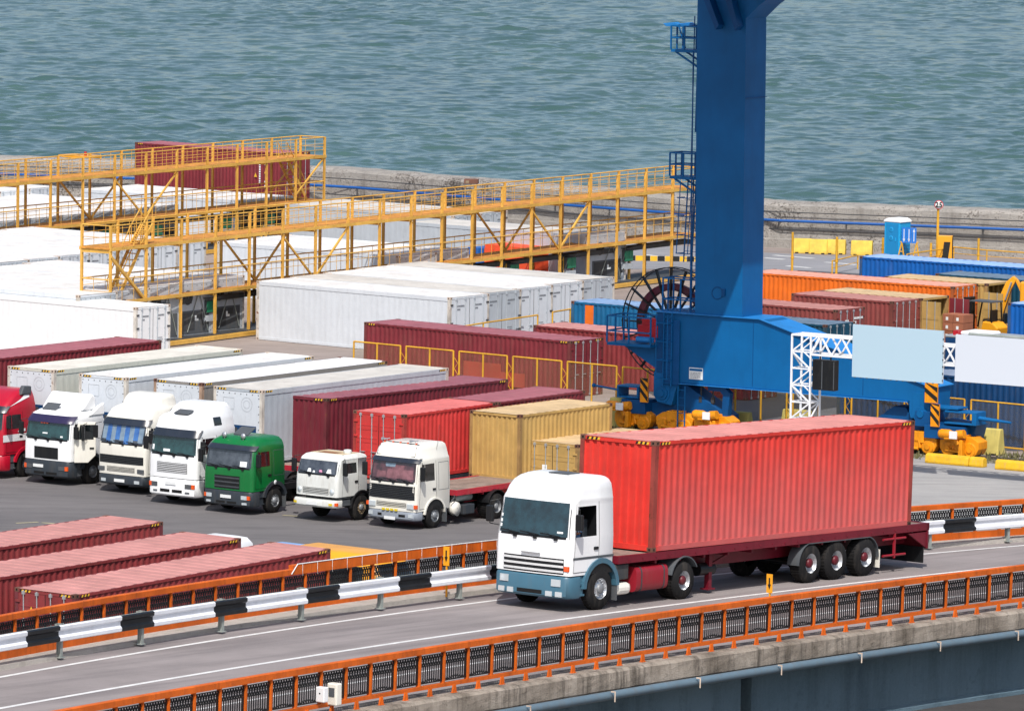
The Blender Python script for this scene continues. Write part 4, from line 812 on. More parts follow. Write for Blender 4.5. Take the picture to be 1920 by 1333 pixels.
for i, y in enumerate((-.75, -.35, 0, .35, .75)): g = MB(); g.box(.58, .64, y-.03, y+.03, 3.2, 3.25); g.build('marker_lamp', M['amber'], T6)
for y in (-.55, .8): g = MB(); g.tube((.5, y, 3.32), (.75, y, 3.3), .06, 10, 0, .02); g.tube((.7, y, 3.3), (.95, y-.02, 3.3), .018, 6); g.tube((.8, y, 3.2), (.8, y, 3.3), .015, 6); g.build('air_horn', M['chrome'], T6)
g = MB(); g.tube((.6, -.9, 3.2), (.6, .9, 3.25), .015, 6); g.tube((1.5, -1.0, 2.7), (1.62, -1.05, 3.9), .006, 5); g.build('aerial', M['dsteel'], T6)
g = MB()
for y in (-.3, -.1, .1, .3): g.box(-.05, .0, y-.06, y+.06, .7, .78)
g.build('yellow_markers', M['yellowlamp'], T6); wipers(T6, lv6, 1.8)
g = MB(); g.lathe([(.02, -.14), (.24, -.13), (.27, 0), (.24, .13), (.02, .14)], (2.7, -1.0, .62), 'y', 18); g.build('air_filter', M['lorrycream'], T6); g = MB(); g.lathe([(.02, 0), (.15, 0), (.15, 1.0), (.02, 1.0)], (2.85, -.85, .98), 'x', 14); g.build('exhaust_silencer', M['galv'], T6)
g = MB(); g.path([(2.35, -1.1, .9), (2.5, -1.15, 1.05), (2.7, -1.0, 1.1), (2.85, -.9, 1.0), (2.95, -1.1, .5), (2.65, -1.2, .35), (2.45, -.9, .5)], .03); g.build('air_hoses', M['dsteel'], T6)
rbox('tool_box', M['dkbumper'], T6, 3.1, 3.8, -1.15, -.75, .35, .72)
p = at(857, 919.6, 1.3); p[2] = 0; trailer(p, math.pi/2-R(36.5), 'empty-fronted flatbed trailer with red edge and worn boards behind the cream lorry', 9.2, 0, 'deckred', 'deckred', 1.3, (7.0, 8.2), False, True)
# small white cab-over lorry
T5, lv5 = lorry('small_lorry', (635, 981), 37, 'small old white lorry with round headlights and rusty roof, beside the green lorry', dict(ST, paint='kamazwhite', zb=.58, zbt=.86, zc=.98, zw0=1.8, zw1=2.36, zt=2.55, xw=.2, len=1.75, shift=.35, hw=1.07, rake=.16, bow=.04, glass='glassgrey', bumper='kamazwhite', arch='black', rim='rimrust', wx=1.4, rear=4.6, ath=.05, a0=0, a1=170, door=(.52, 1.25), win=(1.86, 2.3),
    roof=[(2.4, .5, 1.74, 1.06, .14), (2.5, .62, 1.7, 1.0, .2), (2.55, .85, 1.6, .84, .2)], lights=[(.85, .72, .14, .09, 'yellowlamp', 'fog_lamp'), (1.03, .72, .07, .12, 'amber', 'indicator')], plate=(0, .72), grilles=[(-.62, .62, 1.06, 1.3, 4, 'lines')]))
for s in (-1, 1):
    g = MB(); g.lathe([(.0, -.06), (.09, -.05), (.11, -.01), (.12, .03)], (.24, s*.78, 1.18), 'x', 16); g.build('headlight', M['lamp'], T5)
g = MB(); g.prism([(.22, 1.82), (.24, 1.82), (.4, 2.34), (.38, 2.34)], -.012, .012); g.build('window_divider', M['black'], T5); wipers(T5, lv5, 1.8, .04, (-.6, .3))
for (y, z, r, c) in ((.35, 1.94, .1, 'paper'), (-.2, 1.92, .09, 'pinkcloth'), (-.6, 1.95, .12, 'paper'), (.12, 1.9, .06, 'paper')):
    if c == 'pinkcloth' and c not in M: M[c] = flat('pink_cloth', '#d090b0', .7)
    pf(lv5, y-r, y+r, z-r*.6, z+r*.7, .014, .04, 4, 3, inset=.4).build('cloth_behind_glass', M[c], T5)
g = MB(); g.lathe([(.0, .16), (.14, .14), (.16, .08), (.15, 0)], (1.35, -.62, 2.56), 'z', 14); g.build('roof_vent', M['kamazwhite'], T5)
rt = MB(); rt.box(.88, 1.85, -.78, .78, 2.546, 2.556); rt.build('roof_skin', paint('roof_tan', '#c9b795', .8, .15, .4, rust=.4), T5, bevel=.01); rs = MB(); rs.box(.95, 1.35, -.35, .5, 2.56, 2.564); rs.build('rust_patch', paint('roof_rust', '#8a5a3c', .9, .3, .6, rust=.8, scale=4), T5)
g = MB(); g.tube((1.0, .5, 2.5), (1.05, .52, 3.0), .006, 5); g.build('aerial', M['dsteel'], T5)
# green lorry
T4, lv4 = lorry('tractor_lorry', (477.5, 967), 36.5, 'dark green lorry with a navy sun visor and two roof spotlights', dict(ST, paint='lorrygreen', zb=.33, zbt=.9, zc=.92, zw0=1.78, zw1=2.52, zt=2.95, len=1.85, hw=1.25, rake=.13, glass='glassgrey', bumper='dkbumper', arch='dkbumper', stepm='dkbumper', wx=1.24, rear=4.8, visor=(2.48, 2.66), visorm='slatevisor', door=(.28, 1.0), win=(1.86, 2.42), panel=(1.2, 1.76), ath=.14,
    roof=[(2.64, .26, 1.84, 1.18, .2), (2.78, .36, 1.82, 1.12, .24), (2.9, .6, 1.76, 1.0, .26), (2.95, .9, 1.66, .82, .22)], grilles=[(-.62, .62, .98, 1.48, 3, 'black')], lights=[(.86, .68, .26, .15, 'lamp', 'headlight'), (1.06, .68, .12, .15, 'amber', 'indicator'), (.88, .45, .22, .08, 'lamp', 'fog_lamp')], slots=[(-.5, -.05, .42, .5), (.05, .5, .42, .5)], plate=(.0, .68), paper=[(-.75, 1.96, .32, .2)]))
for y in (-.42, .5): g = MB(); g.tube((.5, y, 2.8), (.5, y, 2.9), .02, 6); g.lathe([(.0, -.05), (.1, -.05), (.11, 0), (.07, .08), (0, .1)], (.5, y, 2.98), 'x', 14); g.build('spotlight', M['chrome'], T4)
def roof_hatch(t, x0, x1, y, z0, z1): g = MB(); g.prism([(x0, z0), (x1, z1), (x1, z1+.05), (x0, z0+.05)], y-.35, y+.35); g.build('roof_hatch', M['leadgrey'], t, bevel=.01)
roof_hatch(T4, .85, 1.35, 0, 2.96, 3.2); wipers(T4, lv4, 1.78)
g = MB(); g.lathe([(0, -.004), (.09, -.004), (.09, 0)], (1.45, -1.262, 1.2), 'y', 14); g.build('round_sticker', M['plate'], T4)
# white high-roof lorry
T3, lv3 = lorry('tractor_lorry', (373.4, 950.6), 36.5, 'white high-roofed lorry with small dark roof window, parked left of the green lorry', dict(ST, paint='lorrywhite', zb=.36, zbt=1.03, zc=1.06, zw0=1.95, zw1=2.72, zt=3.9, len=2.15, extra=.1, hw=1.25, rake=.12, glass='glass', bumper='lorrywhite', arch='lorrywhite', wx=1.25, rear=4.9, visor=(2.66, 2.95), visorm='slatevisor', door=(.28, 1.0), win=(2.02, 2.62),
    roof=[(2.92, .24, 2.14, 1.2, .2), (3.0, .28, 2.13, 1.17, .22), (3.3, .34, 2.12, 1.12, .24), (3.42, .55, 2.12, 1.08, .24), (3.5, .95, 2.1, 1.04, .2), (3.72, 1.15, 2.08, .98, .2), (3.86, 1.32, 2.02, .88, .2), (3.9, 1.5, 1.95, .78, .18)],
    grilles=[(-.75, .75, 1.26, 1.66, 6, 'lines')], lights=[(.84, .78, .3, .17, 'leadgrey', 'headlight'), (1.06, .78, .13, .17, 'amber', 'indicator'), (.8, .53, .2, .06, 'leadgrey', 'fog_lamp')], slots=[(-.55, -.06, .5, .62), (.06, .55, .5, .62)], plate=(.0, .86), paper=[(.3, 2.12, .34, .1), (1.0, 2.2, .1, .2)]))
roof_hatch(T3, .62, 1.0, .05, 3.48, 3.6); wipers(T3, lv3, 1.95); ps(lv3, [(1.25, 3.08), (1.72, 3.08), (1.68, 3.4), (1.22, 3.4)], .01).build('roof_window', M['glassdk'], T3)
# cream lorry with striped curtain
T2, lv2 = lorry('tractor_lorry', (276.6, 929), 36.5, 'cream-white lorry with blue and grey striped curtains behind its windscreen', dict(ST, paint='lorrycream', zb=.34, zbt=.72, zc=.74, zw0=1.95, zw1=2.76, zt=3.85, len=2.1, hw=1.25, rake=.2, glass='glassgrey', bumper='dkbumper', wx=1.25, rear=4.9, visor=(2.7, 2.95), visorm='slatevisor', door=(.28, 1.05), win=(2.02, 2.62), curtain=curtain_stripes,
    roof=[(2.92, .3, 2.1, 1.18, .22), (3.0, .34, 2.1, 1.15, .24), (3.25, .5, 2.09, 1.1, .28), (3.36, .75, 2.08, 1.04, .3), (3.42, 1.05, 2.06, .98, .25), (3.66, 1.2, 2.04, .96, .22), (3.8, 1.35, 2.0, .9, .2), (3.85, 1.6, 1.9, .8, .18)],
    grilles=[(-1.12, 1.1, 1.18, 1.5, 5, 'black'), (-.7, .7, .86, 1.06, 4, 'lines')], lights=[(.85, .5, .24, .12, 'lamp', 'fog_lamp')], plate=(0, .52)))
for s in (-1, 1): g = MB(); g.box(.05, .1, s*1.0-.17, s*1.0+.17, .86, 1.02); g.build('headlight', M['leadgrey'], T2, bevel=.02)
g = MB(); g.prism([(1.35, 2.98), (2.15, 2.98), (2.15, 3.3), (1.75, 3.32)], -1.24, -1.16); g.build('side_deflector', M['leadgrey'], T2); wipers(T2, lv2, 1.97)
# white lorry with open door
T1, lv1 = lorry('tractor_lorry', (136, 912), 36.5, 'white lorry with a purple sun visor, roof deflector and its door standing open', dict(ST, paint='lorrywhite', zb=.33, zbt=.96, zc=.98, zw0=1.8, zw1=2.54, zt=3.0, len=1.95, hw=1.25, rake=.12, glass='glass', bumper='dkbumper', arch='dkbumper', wx=1.25, rear=4.8, visor=(2.48, 2.76), visorm='purplevisor', door=(.28, 1.0), win=(1.86, 2.42), noleftdoor=True,
    roof=[(2.64, .24, 1.94, 1.2, .2), (2.78, .34, 1.93, 1.15, .24), (2.9, .6, 1.9, 1.04, .26), (2.96, .9, 1.84, .9, .22)], grilles=[(-.62, .62, 1.04, 1.5, 0, 'black')], lights=[(.84, .7, .3, .16, 'leadgrey', 'headlight'), (1.06, .7, .13, .17, 'amber', 'indicator')], slots=[(-.6, -.05, .42, .52), (.05, .6, .42, .52)], plate=(.35, .74), paper=[(.1, 2.05, .26, .05), (-.75, 1.95, .12, .06)]))
roof_hatch(T1, .62, .95, .35, 2.9, 3.12); wipers(T1, lv1, 1.8)
g = MB(); g.prism([(.95, 2.93), (1.85, 2.9), (1.85, 3.4), (1.7, 3.55), (1.55, 3.55)], -1.05, 1.05); g.build('roof_deflector', M['lorrywhite'], T1, bevel=.1)
for s in (-1, 1): g = MB(); y0, y1 = sorted((s*1.05, s*1.2)); g.prism([(1.25, 2.72), (2.2, 2.72), (2.2, 3.2), (1.9, 3.1)], y0, y1); g.build('side_deflector', M['lorrywhite'], T1, bevel=.04)
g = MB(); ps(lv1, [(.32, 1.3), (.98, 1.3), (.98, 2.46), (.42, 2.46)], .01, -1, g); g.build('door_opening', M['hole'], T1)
dr = MB(); dr.prism([(0, .95), (.55, .95), (.85, 1.25), (.85, 2.56), (.15, 2.56), (0, 1.9)], -.03, .03); do = dr.build('open_door', M['lorrycream'], T1, bevel=.015); do.location = (.3, -1.26, 0); do.rotation_euler = (0, 0, R(-42))
g = MB(); g.prism([(.1, 1.88), (.76, 1.88), (.76, 2.46), (.22, 2.46)], -.04, .04); g.build('door_window', M['glassdk'], do); g = MB(); g.box(.6, .78, -.06, -.03, 1.5, 1.56); g.build('handle', M['black'], do); mirror(do, .3, -.25, 2.15, -1, .6)
g = MB(); [g.box(-.175+.28, -.15+.28, y-.05, y+.05, 2.43, 2.47) for y in (.0, .14, .28)]; g.build('orange_lights', M['amber'], T1)
# red lorry at the left edge
T0, lv0 = lorry('tractor_lorry', (10, 899), 36.5, 'red lorry with white stripes cut off by the left edge', dict(ST, paint='lorryred', zb=.34, zbt=.95, zc=.98, zw0=1.95, zw1=2.72, zt=3.5, len=1.9, hw=1.25, rake=.14, glass='glass', bumper='lorryred', wx=1.25, rear=4.8, visor=(2.66, 2.92), visorm='slatevisor', door=(.28, 1.05), win=(2.0, 2.56),
    roof=[(2.9, .3, 1.9, 1.18, .2), (3.2, .7, 1.9, 1.1, .24), (3.42, 1.1, 1.88, 1.0, .22), (3.5, 1.4, 1.8, .9, .2)], lights=[(.86, .66, .3, .2, 'lamp', 'headlight')]))
g = MB(); ps(lv0, [(.1, 1.5), (1.5, 1.5), (1.5, 1.78), (.1, 1.78)], .016, -1, g, nu=8); ps(lv0, [(1.0, 1.86), (1.45, 1.86), (1.45, 1.98), (1.0, 1.9)], .016, -1, g); ps(lv0, [(.45, 2.86), (1.85, 3.2), (1.85, 3.42), (1.2, 3.1)], .016, -1, g, nu=6); g.build('white_stripe', M['whitebox'], T0)
g = MB(); g.prism([(1.3, 3.3), (1.95, 3.3), (1.95, 3.62), (1.5, 3.66)], -1.1, -.9); g.build('side_deflector', M['leadgrey'], T0, bevel=.04)
# trailers under the other containers (mostly hidden)
for (u, v, zt_, yaw, lab) in ((101, 694, 4.2, 36, 'trailer under the cream refrigerated container behind the red lorry'), (236.7, 708.3, 4.2, 35.9, 'trailer under the container with the ribbed white roof'), (378.3, 718.3, 4.2, 35.8, 'trailer under the container with the brown-grey frame'), (491.7, 732, 4.2, 36.1, 'trailer under the pale grey container with beige roof'), (611.7, 747.5, 3.85, 35.64, 'red trailer under the dark maroon container behind the green lorry'), (758.4, 777.8, 3.85, 34.9, 'dark trailer under the short bright red container')):
    h = 2.9 if zt_ > 4 else 2.59; p = at(u, v, zt_); a = math.pi/2-R(yaw); p -= np.array([math.cos(a), math.sin(a), 0])*(1.2 if h < 2.9 else .5); p[2] = 0
    trailer(p, a, lab, 12.6, 0, 'deckred' if 'red trailer' in lab else 'dkbumper', 'deckred', zt_-h-.02, (8.5, 9.8, 11.1), False, False)
# vehicles behind the near railings at lower left
def van(px, z, yaw, m, lab, open_side=False, L=4.6, h=2.2, W=1.9):
    p = at(*px, z); p[2] = 0; a = math.pi/2-R(yaw); t = empty('van', p, a, lab, 'van')
    lv = [(.45, -L/2, L/2, W/2, .25), (.9, -L/2-.02, L/2, W/2+.02, .3), (h*.62, -L/2+.15, L/2-.05, W/2, .35), (h*.88, -L/2+.5, L/2-.15, W/2-.1, .4), (h*.97, -L/2+.7, L/2-.3, W/2-.22, .4), (h, -L/2+1.0, L/2-.6, W/2-.45, .35)]
    cab_mesh(lv, M[m] if isinstance(m, str) else m, 'van_body', t, .1)
    pf(lv, -W/2+.15, W/2-.15, h*.62, h*.88, .012, .1).build('windscreen', M['glassdk'], t)
    for s in (-1, 1):
        for i, x in enumerate((-L*.22, L*.06)): ps(lv, [(x-.35, h*.64), (x+.4, h*.64), (x+.38, h*.84), (x-.25, h*.84)], .012, s).build('side_window', M['glassdk'], t)
    for x in (-L*.32, L*.32):
        for s in (-1, 1): wheel(t, x, s*(W/2-.02), .33, .2, s)
    return t, lv
M['vanyellow'] = paint('van_yellow', '#e8a020', .35, .05, .15, spec=.6); M['carblue'] = paint('car_blue', '#7fa6d8', .3, .04, .1, spec=.6)
van((365, 1010), 2.2, 37, 'lorrywhite', 'white van whose roof shows between the upper two maroon containers at lower left')
van((495, 1022), 1.6, 37, 'carblue', 'light blue car whose curved roof shows between the maroon containers at lower left', L=4.2, h=1.55, W=1.75)
vy, lvy = van((655, 1040), 2.3, -53, 'vanyellow', 'yellow van with its side open and dark inside, behind the bridge railing', L=4.9, h=2.5, W=2.1)
g = MB(); 
for s in (-1, 1): ps(lvy, [(-1.2, 1.2), (1.0, 1.2), (1.0, 2.1), (-1.1, 2.1)], .02, s, g)
g.build('side_opening', M['hole'], vy); g = MB()
for s in (-1, 1): ps(lvy, [(.95, 1.1), (1.12, 1.1), (1.12, 2.2), (.95, 2.2)], .05, s, g)
g.build('sliding_door_edge', M['dsteel'], vy)
# ------------------------------------------------------------------ bridge
def rp(a, b0, c, dz=0.0):      # point on the road: a along, offset parabola b0 + c a^2 across (towards the camera)
    q = BP+BL*a+BW*(b0+c*a*a); return np.array([q[0], q[1], BP[2]+BS*a+dz])
def ribbon(name, m, b0, c0, b1, c1, dz, a0=-62, a1=70, n=90, dz1=None, kind='structure', parent=None):
    mb = MB(); vs = []
    for i in range(n+1): a = a0+(a1-a0)*i/n; vs += [rp(a, b0, c0, dz), rp(a, b1, c1, dz if dz1 is None else dz1)]
    mb.add(vs, [(2*i, 2*i+1, 2*i+3, 2*i+2) for i in range(n)]); o = mb.build(name, m, parent)
    return tag(o, kind=kind) if kind else o
def extr(name, m, prof, c, a0=-62, a1=70, n=90, parent=None, jit=0, smooth=False):
    """sweep a closed (across, up) outline along the road curve"""
    mb = MB(); k = len(prof); vs = []
    for i in range(n+1):
        a = a0+(a1-a0)*i/n
        for (b, z) in prof: q = rp(a, b+(rng.rand()-.5)*jit, c, z+(rng.rand()-.5)*jit); vs.append(q)
    mb.add(vs, [(i*k+j, i*k+(j+1) % k, (i+1)*k+(j+1) % k, (i+1)*k+j) for i in range(n) for j in range(k)], 0, smooth)
    mb.add(vs[:k], [tuple(range(k))]); mb.add(vs[-k:], [tuple(range(k))]); return mb.build(name, m, parent, recalc=True)
CN, CF = .0020, .0042
def bridge_asphalt():
    m, n, l, b = nmat('bridge_asphalt'); tc = n.new('ShaderNodeTexCoord'); co = tc.outputs['Object']
    mp = n.new('ShaderNodeMapping'); mp.vector_type = 'POINT'; mp.inputs['Rotation'].default_value = (0, 0, BY-math.pi/2); l.new(co, mp.inputs[0]); c2 = mp.outputs[0]
    a = noise(n, l, co, .35, 6, .65); t = noise(n, l, c2, .8, 5, .6, (.12, 1.6, 1)); f = noise(n, l, co, 30, 4, .8)
    x = mixc(n, l, mr(n, l, a, .35, .65), '#807a79', '#908988'); x = mixc(n, l, mth(n, l, 'MULTIPLY', mr(n, l, t, .45, .7), .6), x, '#4f4b4e'); x = mixc(n, l, mth(n, l, 'MULTIPLY', mr(n, l, f, .35, .72), .3), x, '#a79d99')
    l.new(x, b.inputs['Base Color']); b.inputs['Roughness'].default_value = .85; b.inputs['Specular IOR Level'].default_value = .25
    bp = n.new('ShaderNodeBump'); bp.inputs['Strength'].default_value = .4; bp.inputs['Distance'].default_value = .01; l.new(f, bp.inputs['Height']); l.new(bp.outputs[0], b.inputs['Normal']); return m
M['basph'] = bridge_asphalt(); M['walk'] = concrete('kerb_concrete', '#aaa49d', '#bbb5ad', '#746e66', .4, 1.2, False); M['fascia'] = concrete('edge_concrete', '#70675c', '#b0a69a', '#262019', 1.0, 1.7)
M['gird'] = concrete('girder_paint', '#566c79', '#657b88', '#2f3e48', .5, .6)
ribbon('bridge_road', M['basph'], -4.2, .0036, 6.9, CN, 0, n=100)
M['linew'] = paint('line_white', '#d8d8d6', .7, .1, .45, '#8b8482', scale=4, streak=False)
ribbon('near_edge_line', M['linew'], .52, .0025, .68, .0025, .006); ribbon('far_edge_line', M['linew'], -3.02, .0034, -2.87, .0034, .006)
ribbon('second_lane_line', M['linew'], 4.1, .0022, 4.24, .0022, .006)
extr('kerb', M['walk'], [(-5.2, -.5), (-5.2, .12), (-4.0, .12), (-3.96, -.1)], .0042); tag(col.objects['kerb'], kind='structure')
br = empty('bridge', (0, 0, 0), 0, 'concrete road bridge with stained edge beam and blue-grey girders, across the foreground', 'bridge')
extr('edge_beam', M['fascia'], [(6.75, -.42), (7.55, -.42), (7.6, -.36), (7.6, -.26), (7.6, -.16), (7.6, -.06), (7.6, .04), (7.52, .1), (7.3, .1), (6.75, .1)], CN, parent=br, n=240, jit=.014)
extr('deck_slab', M['gird'], [(-5.2, -.5), (6.8, -.5), (6.8, -.06), (-5.2, -.06)], .0030, parent=br)
extr('main_girder', M['gird'], [(6.3, -2.3), (6.75, -2.3), (6.75, -2.2), (6.62, -2.12), (6.62, -.5), (6.3, -.5)], CN, a0=-4.9, parent=br); extr('main_girder', M['gird'], [(6.3, -2.1), (6.75, -2.1), (6.75, -2.0), (6.6, -1.92), (6.6, -.5), (6.3, -.5)], CN, a1=-5.35, parent=br)
for b in (3.5, .5, -2.5): extr('inner_girder', M['gird'], [(b-.2, -2.2), (b+.2, -2.2), (b+.2, -.5), (b-.2, -.5)], .0028, parent=br)
mb = MB()
for a in (-5.1,): q = rp(a, 4, CN, 0); mb.box(q[0]-.8, q[0]+.8, q[1]-3, q[1]+3, 0, q[2]-2.3)
pr = mb.build('pier', M['fascia'], br)
extr('drain_pipe', M['pipegrey'] if 'pipegrey' in M else M.setdefault('pipegrey', paint('pipe_bluegrey', '#5f7482', .5, .1, .35)), [(7.68, -.5), (7.74, -.56), (7.82, -.56), (7.88, -.5), (7.88, -.42), (7.82, -.36), (7.74, -.36), (7.68, -.42)], CN, parent=br, n=200, smooth=True)
def swept_unit(root, me, name, a, b0, c, z=0.0):
    q = rp(a, b0, c, z); d = rp(a+.05, b0, c, z)-rp(a-.05, b0, c, z); o = bpy.data.objects.new(name, me); col.objects.link(o); o.parent = root; o.location = q
    o.rotation_euler = (0, -math.atan2(d[2], math.hypot(d[0], d[1])), math.atan2(d[1], d[0])); return o
mb = MB(); mb.tube((0, -.11, -.58), (0, -.11, -.34), .018, 6); mb.box(-.015, .015, -.12, .0, -.36, -.33); hg = mb.mesh('pipe_hanger', M['castwhite'])
for a in (-20, -16.5, -12.9, -9.2, -5.6, -2.0, 1.6, 5.2): swept_unit(br, hg, 'pipe_hanger', a, 7.88, CN)
# railings
def panel_mesh(L, hgt):
    p = MB(); z0, z1 = .29, hgt-.19
    p.box(.03, L-.03, -.012, .012, z0, z0+.03); p.box(.03, L-.03, -.012, .012, z1-.26, z1-.23); p.box(.03, L-.03, -.012, .012, z1-.02, z1)
    p.box(.03, .055, -.012, .012, z0, z1); p.box(L-.055, L-.03, -.012, .012, z0, z1)
    n = 10
    for i in range(n): x = .05+(L-.1)*(i+.5)/n; p.box(x-.017, x+.017, -.009, .009, z0+.03, z1-.26)
    for i in range(9):
        x = .03+(L-.06)*i/9; w = (L-.06)/9; p.bar((x, 0, z1-.25), (x+w, 0, z1-.01), .03, .012); p.bar((x+w, .004, z1-.25), (x, .004, z1-.01), .03, .012)
    for i in range(1, 4): z = z1-.25+.06*i; p.box(.03, L-.03, -.008, .008, z-.008, z+.008)
    for i in range(9): x = .03+(L-.06)*i/9; w = (L-.06)/9; p.bar((x, 0, z0+.03), (x+w/2, 0, z0+.1), .014, .01); p.bar((x+w/2, 0, z0+.1), (x+w, 0, z0+.03), .014, .01)
    return p.mesh('grille_panel', M['black'])
def railing(name, label, b0, c, a0, a1, hgt, zoff, L, brackets, raised=None, bz=(.16, .25)):
    t = empty(name, (0, 0, 0), 0, label, 'railing')
    segs = [(a0, a1, 0)] if not raised else [(a0, raised[0], 0), (raised[0], raised[1], 1), (raised[1], a1, 0)]
    for s0, s1, k in segs:
        z = zoff+hgt; e = .1*k
        extr('top_rail', M['orangerail'], [(b0-.07, z-.145), (b0+.08, z-.145), (b0+.08, z+e-.015), (b0+.06, z+e), (b0-.05, z+e), (b0-.07, z+e-.015)], c, s0, s1, max(2, int((s1-s0)/1.2)), t)
    extr('bottom_rail', M['orangerail'], [(b0-.05, zoff+bz[0]), (b0+.05, zoff+bz[0]), (b0+.05, zoff+bz[1]), (b0-.05, zoff+bz[1])], c, a0, a1, int((a1-a0)/1.2), t)
    po = MB(); po.box(-.03, .03, -.05, .05, .2, hgt-.13); pm = po.mesh('post', M['orangerail']); gp = panel_mesh(L, hgt)
    k = MB(); k.prism([(-.085, 0), (-.025, 0), (-.03, .19), (-.045, .19)], -.06, -.02); k.prism([(.025, 0), (.085, 0), (.045, .19), (.03, .19)], -.06, -.02); k.box(-.09, .09, -.08, .0, -.02, .012); km = k.mesh('bracket', M['orangerail'])
    a = a0; i = 0
    while a < a1:
        swept_unit(t, pm, 'post', a, b0, c, zoff)
        if a+L < a1: swept_unit(t, gp, 'grille_panel', a, b0, c, zoff)
        if brackets: swept_unit(t, km, 'bracket', a+L*.36, b0+.05, c, zoff)
        a += L; i += 1
    return t
LS = 1.0
rn = railing('bridge_railing', 'orange steel railing with black grille panels along the near edge of the bridge', 7.15, CN, -36, 26, 1.13, .1, LS, True)
rf = railing('bridge_railing', 'orange steel railing with black grille panels along the far side of the bridge', -4.7, .0044, -32, 30, 1.12, .05, LS, False, (-9.6, -.2), (.04, .26))
g = MB(); pts = [rp(a, -4.62, .0044, 1.285) for a in np.linspace(-9.4, -.3, 12)]; g.path([rp(-9.7, -4.6, .0044, 1.05)]+pts, .014, 6)
for i in range(14): a = -9.2+i*.66; g.path([rp(a, -4.6, .0044, 1.28), rp(a-.03, -4.58, .0044, 1.1), rp(a+.01, -4.6, .0044, .98)], .005, 5)
tag(g.build('white_hose', M['plate']), 'thin white hose tied on top of the far orange railing behind the cab', 'hose')
# crash barrier
t = empty('crash_barrier', (0, 0, 0), 0, 'black and white painted crash barrier between the lane and the far orange railing', 'crash barrier'); cb, b0 = .0033, -3.5
prof = [(.01, 0), (.055, .02), (.06, .085), (.005, .125), (.0, .205), (.055, .245), (.06, .31), (.01, .33)]
a = -33.0; k = 0; LWH, LBK = 2.62, 1.38
while a < 34:
    L = LWH if k % 2 == 0 else LBK; mb = MB(); n = 3; vs = []
    for i in range(n+1):
        aa = a+L*i/n+.003*(i == 0)
        for (o, z) in prof: vs.append(rp(aa, b0+o, cb, .45+z*1.18))
    q = len(prof); mb.add(vs, [(i*q+j, (i+1)*q+j, (i+1)*q+j+1, i*q+j+1) for i in range(n) for j in range(q-1)], 0, False)
    vs2 = [v-BW*.012 for v in vs]; mb.add(vs2, [(i*q+j, i*q+j+1, (i+1)*q+j+1, (i+1)*q+j) for i in range(n) for j in range(q-1)])
    mb.build('beam', M['beamw'] if k % 2 == 0 else M['beamk'], t); a += L; k += 1
extr('back_strip', M['galv'], [(b0-.06, .8), (b0-.02, .8), (b0-.02, .84), (b0-.06, .84)], cb, -33, 34, 60, t)
pm = MB(); pm.box(-.05, .05, -.06, -.05, 0, .82); pm.box(-.05, .05, .05, .06, 0, .82); pm.box(-.006, .006, -.05, .05, 0, .82); pm.box(-.1, .1, -.1, .1, 0, .02); pm.box(-.05, .05, .06, .12, .55, .8); pm = pm.mesh('barrier_post', M['galv'])
for i in range(-9, 10):
    a = -13.95+i*3.45+ (17.25-13.8)
    swept_unit(t, pm, 'barrier_post', a, b0-.08, cb, .05)
# small yellow signs with a black arrow
def arrow_sign(a, b, c, zb, lab):
    q = rp(a, b, c, zb); t = empty('marker_sign', q, MAINA-math.pi/2+R(5), lab, 'sign')
    g = MB(); g.box(-.02, .02, -.02, .02, -.6, .35); g.build('post', M['vanyellow'], t); g = MB(); g.box(-.09, .09, -.035, -.02, .22, .72); p = g.build('sign_plate', M['vanyellow'], t)
    g = MB(); g.add([(-.022, -.04, .62), (-.022, -.04, .45), (-.05, -.04, .45), (0, -.04, .3), (.05, -.04, .45), (.022, -.04, .45), (.022, -.04, .62)], [(0, 1, 2, 3, 4, 5, 6)][::-1]); g.build('arrow', M['hk'], p); return t
arrow_sign(-3.95, -3.75, .0042, .7, 'small yellow sign with black down arrow above the crash barrier left of the cab'); arrow_sign(3.1, 1.6, .002, -.02, 'small yellow sign with black down arrow behind the near railing under the trailer')
# boxes on the near railing
q = rp(-24.1, 7.32, CN, .42); t = empty('junction_box', q, MAINA-math.pi/2+0, 'small white electrical box on the near orange railing, left of the cream one', 'electrical box')
g = MB(); g.box(-.12, .12, -.12, .04, 0, .34); g.build('box_body', M['whitebox'], t, bevel=.02); g = MB(); g.tube((0, -.125, .2), (0, -.12, .2), .02, 8); g.build('lock', M['black'], t)
q = rp(-23.6, 7.32, CN, .3); t = empty('meter_box', q, MAINA-math.pi/2, 'cream meter box with a dark window on the near orange railing', 'electrical box')
g = MB(); g.box(-.14, .14, -.14, .06, 0, .5); g.build('box_body', M['lorrycream'], t, bevel=.03); g = MB(); g.box(-.08, .08, -.15, -.138, .2, .4); g.build('window', M['leadgrey'], t)
M['under'] = concrete('underpass_shade', '#3a3836', '#4b4845', '#201e1c', .5, .4)
tag(sheet('ground_under', P2((900, 1290), (1500, 1235), (2600, 1130), (3400, 1200), (3400, 1900), (900, 1900)), .02, M['under']), kind='structure')  # dark ground sheet: the shade under the bridge is put into its colour
p = at(1480, 1327, 5.0); t = empty('yellow_girder', p, -R(20), 'yellow steel beam end under the bridge at the bottom edge', 'beam'); g = MB(); g.box(-.5, .55, 0, 6, -.5, 0); g.build('beam_body', M['vanyellow'], t, bevel=.02)
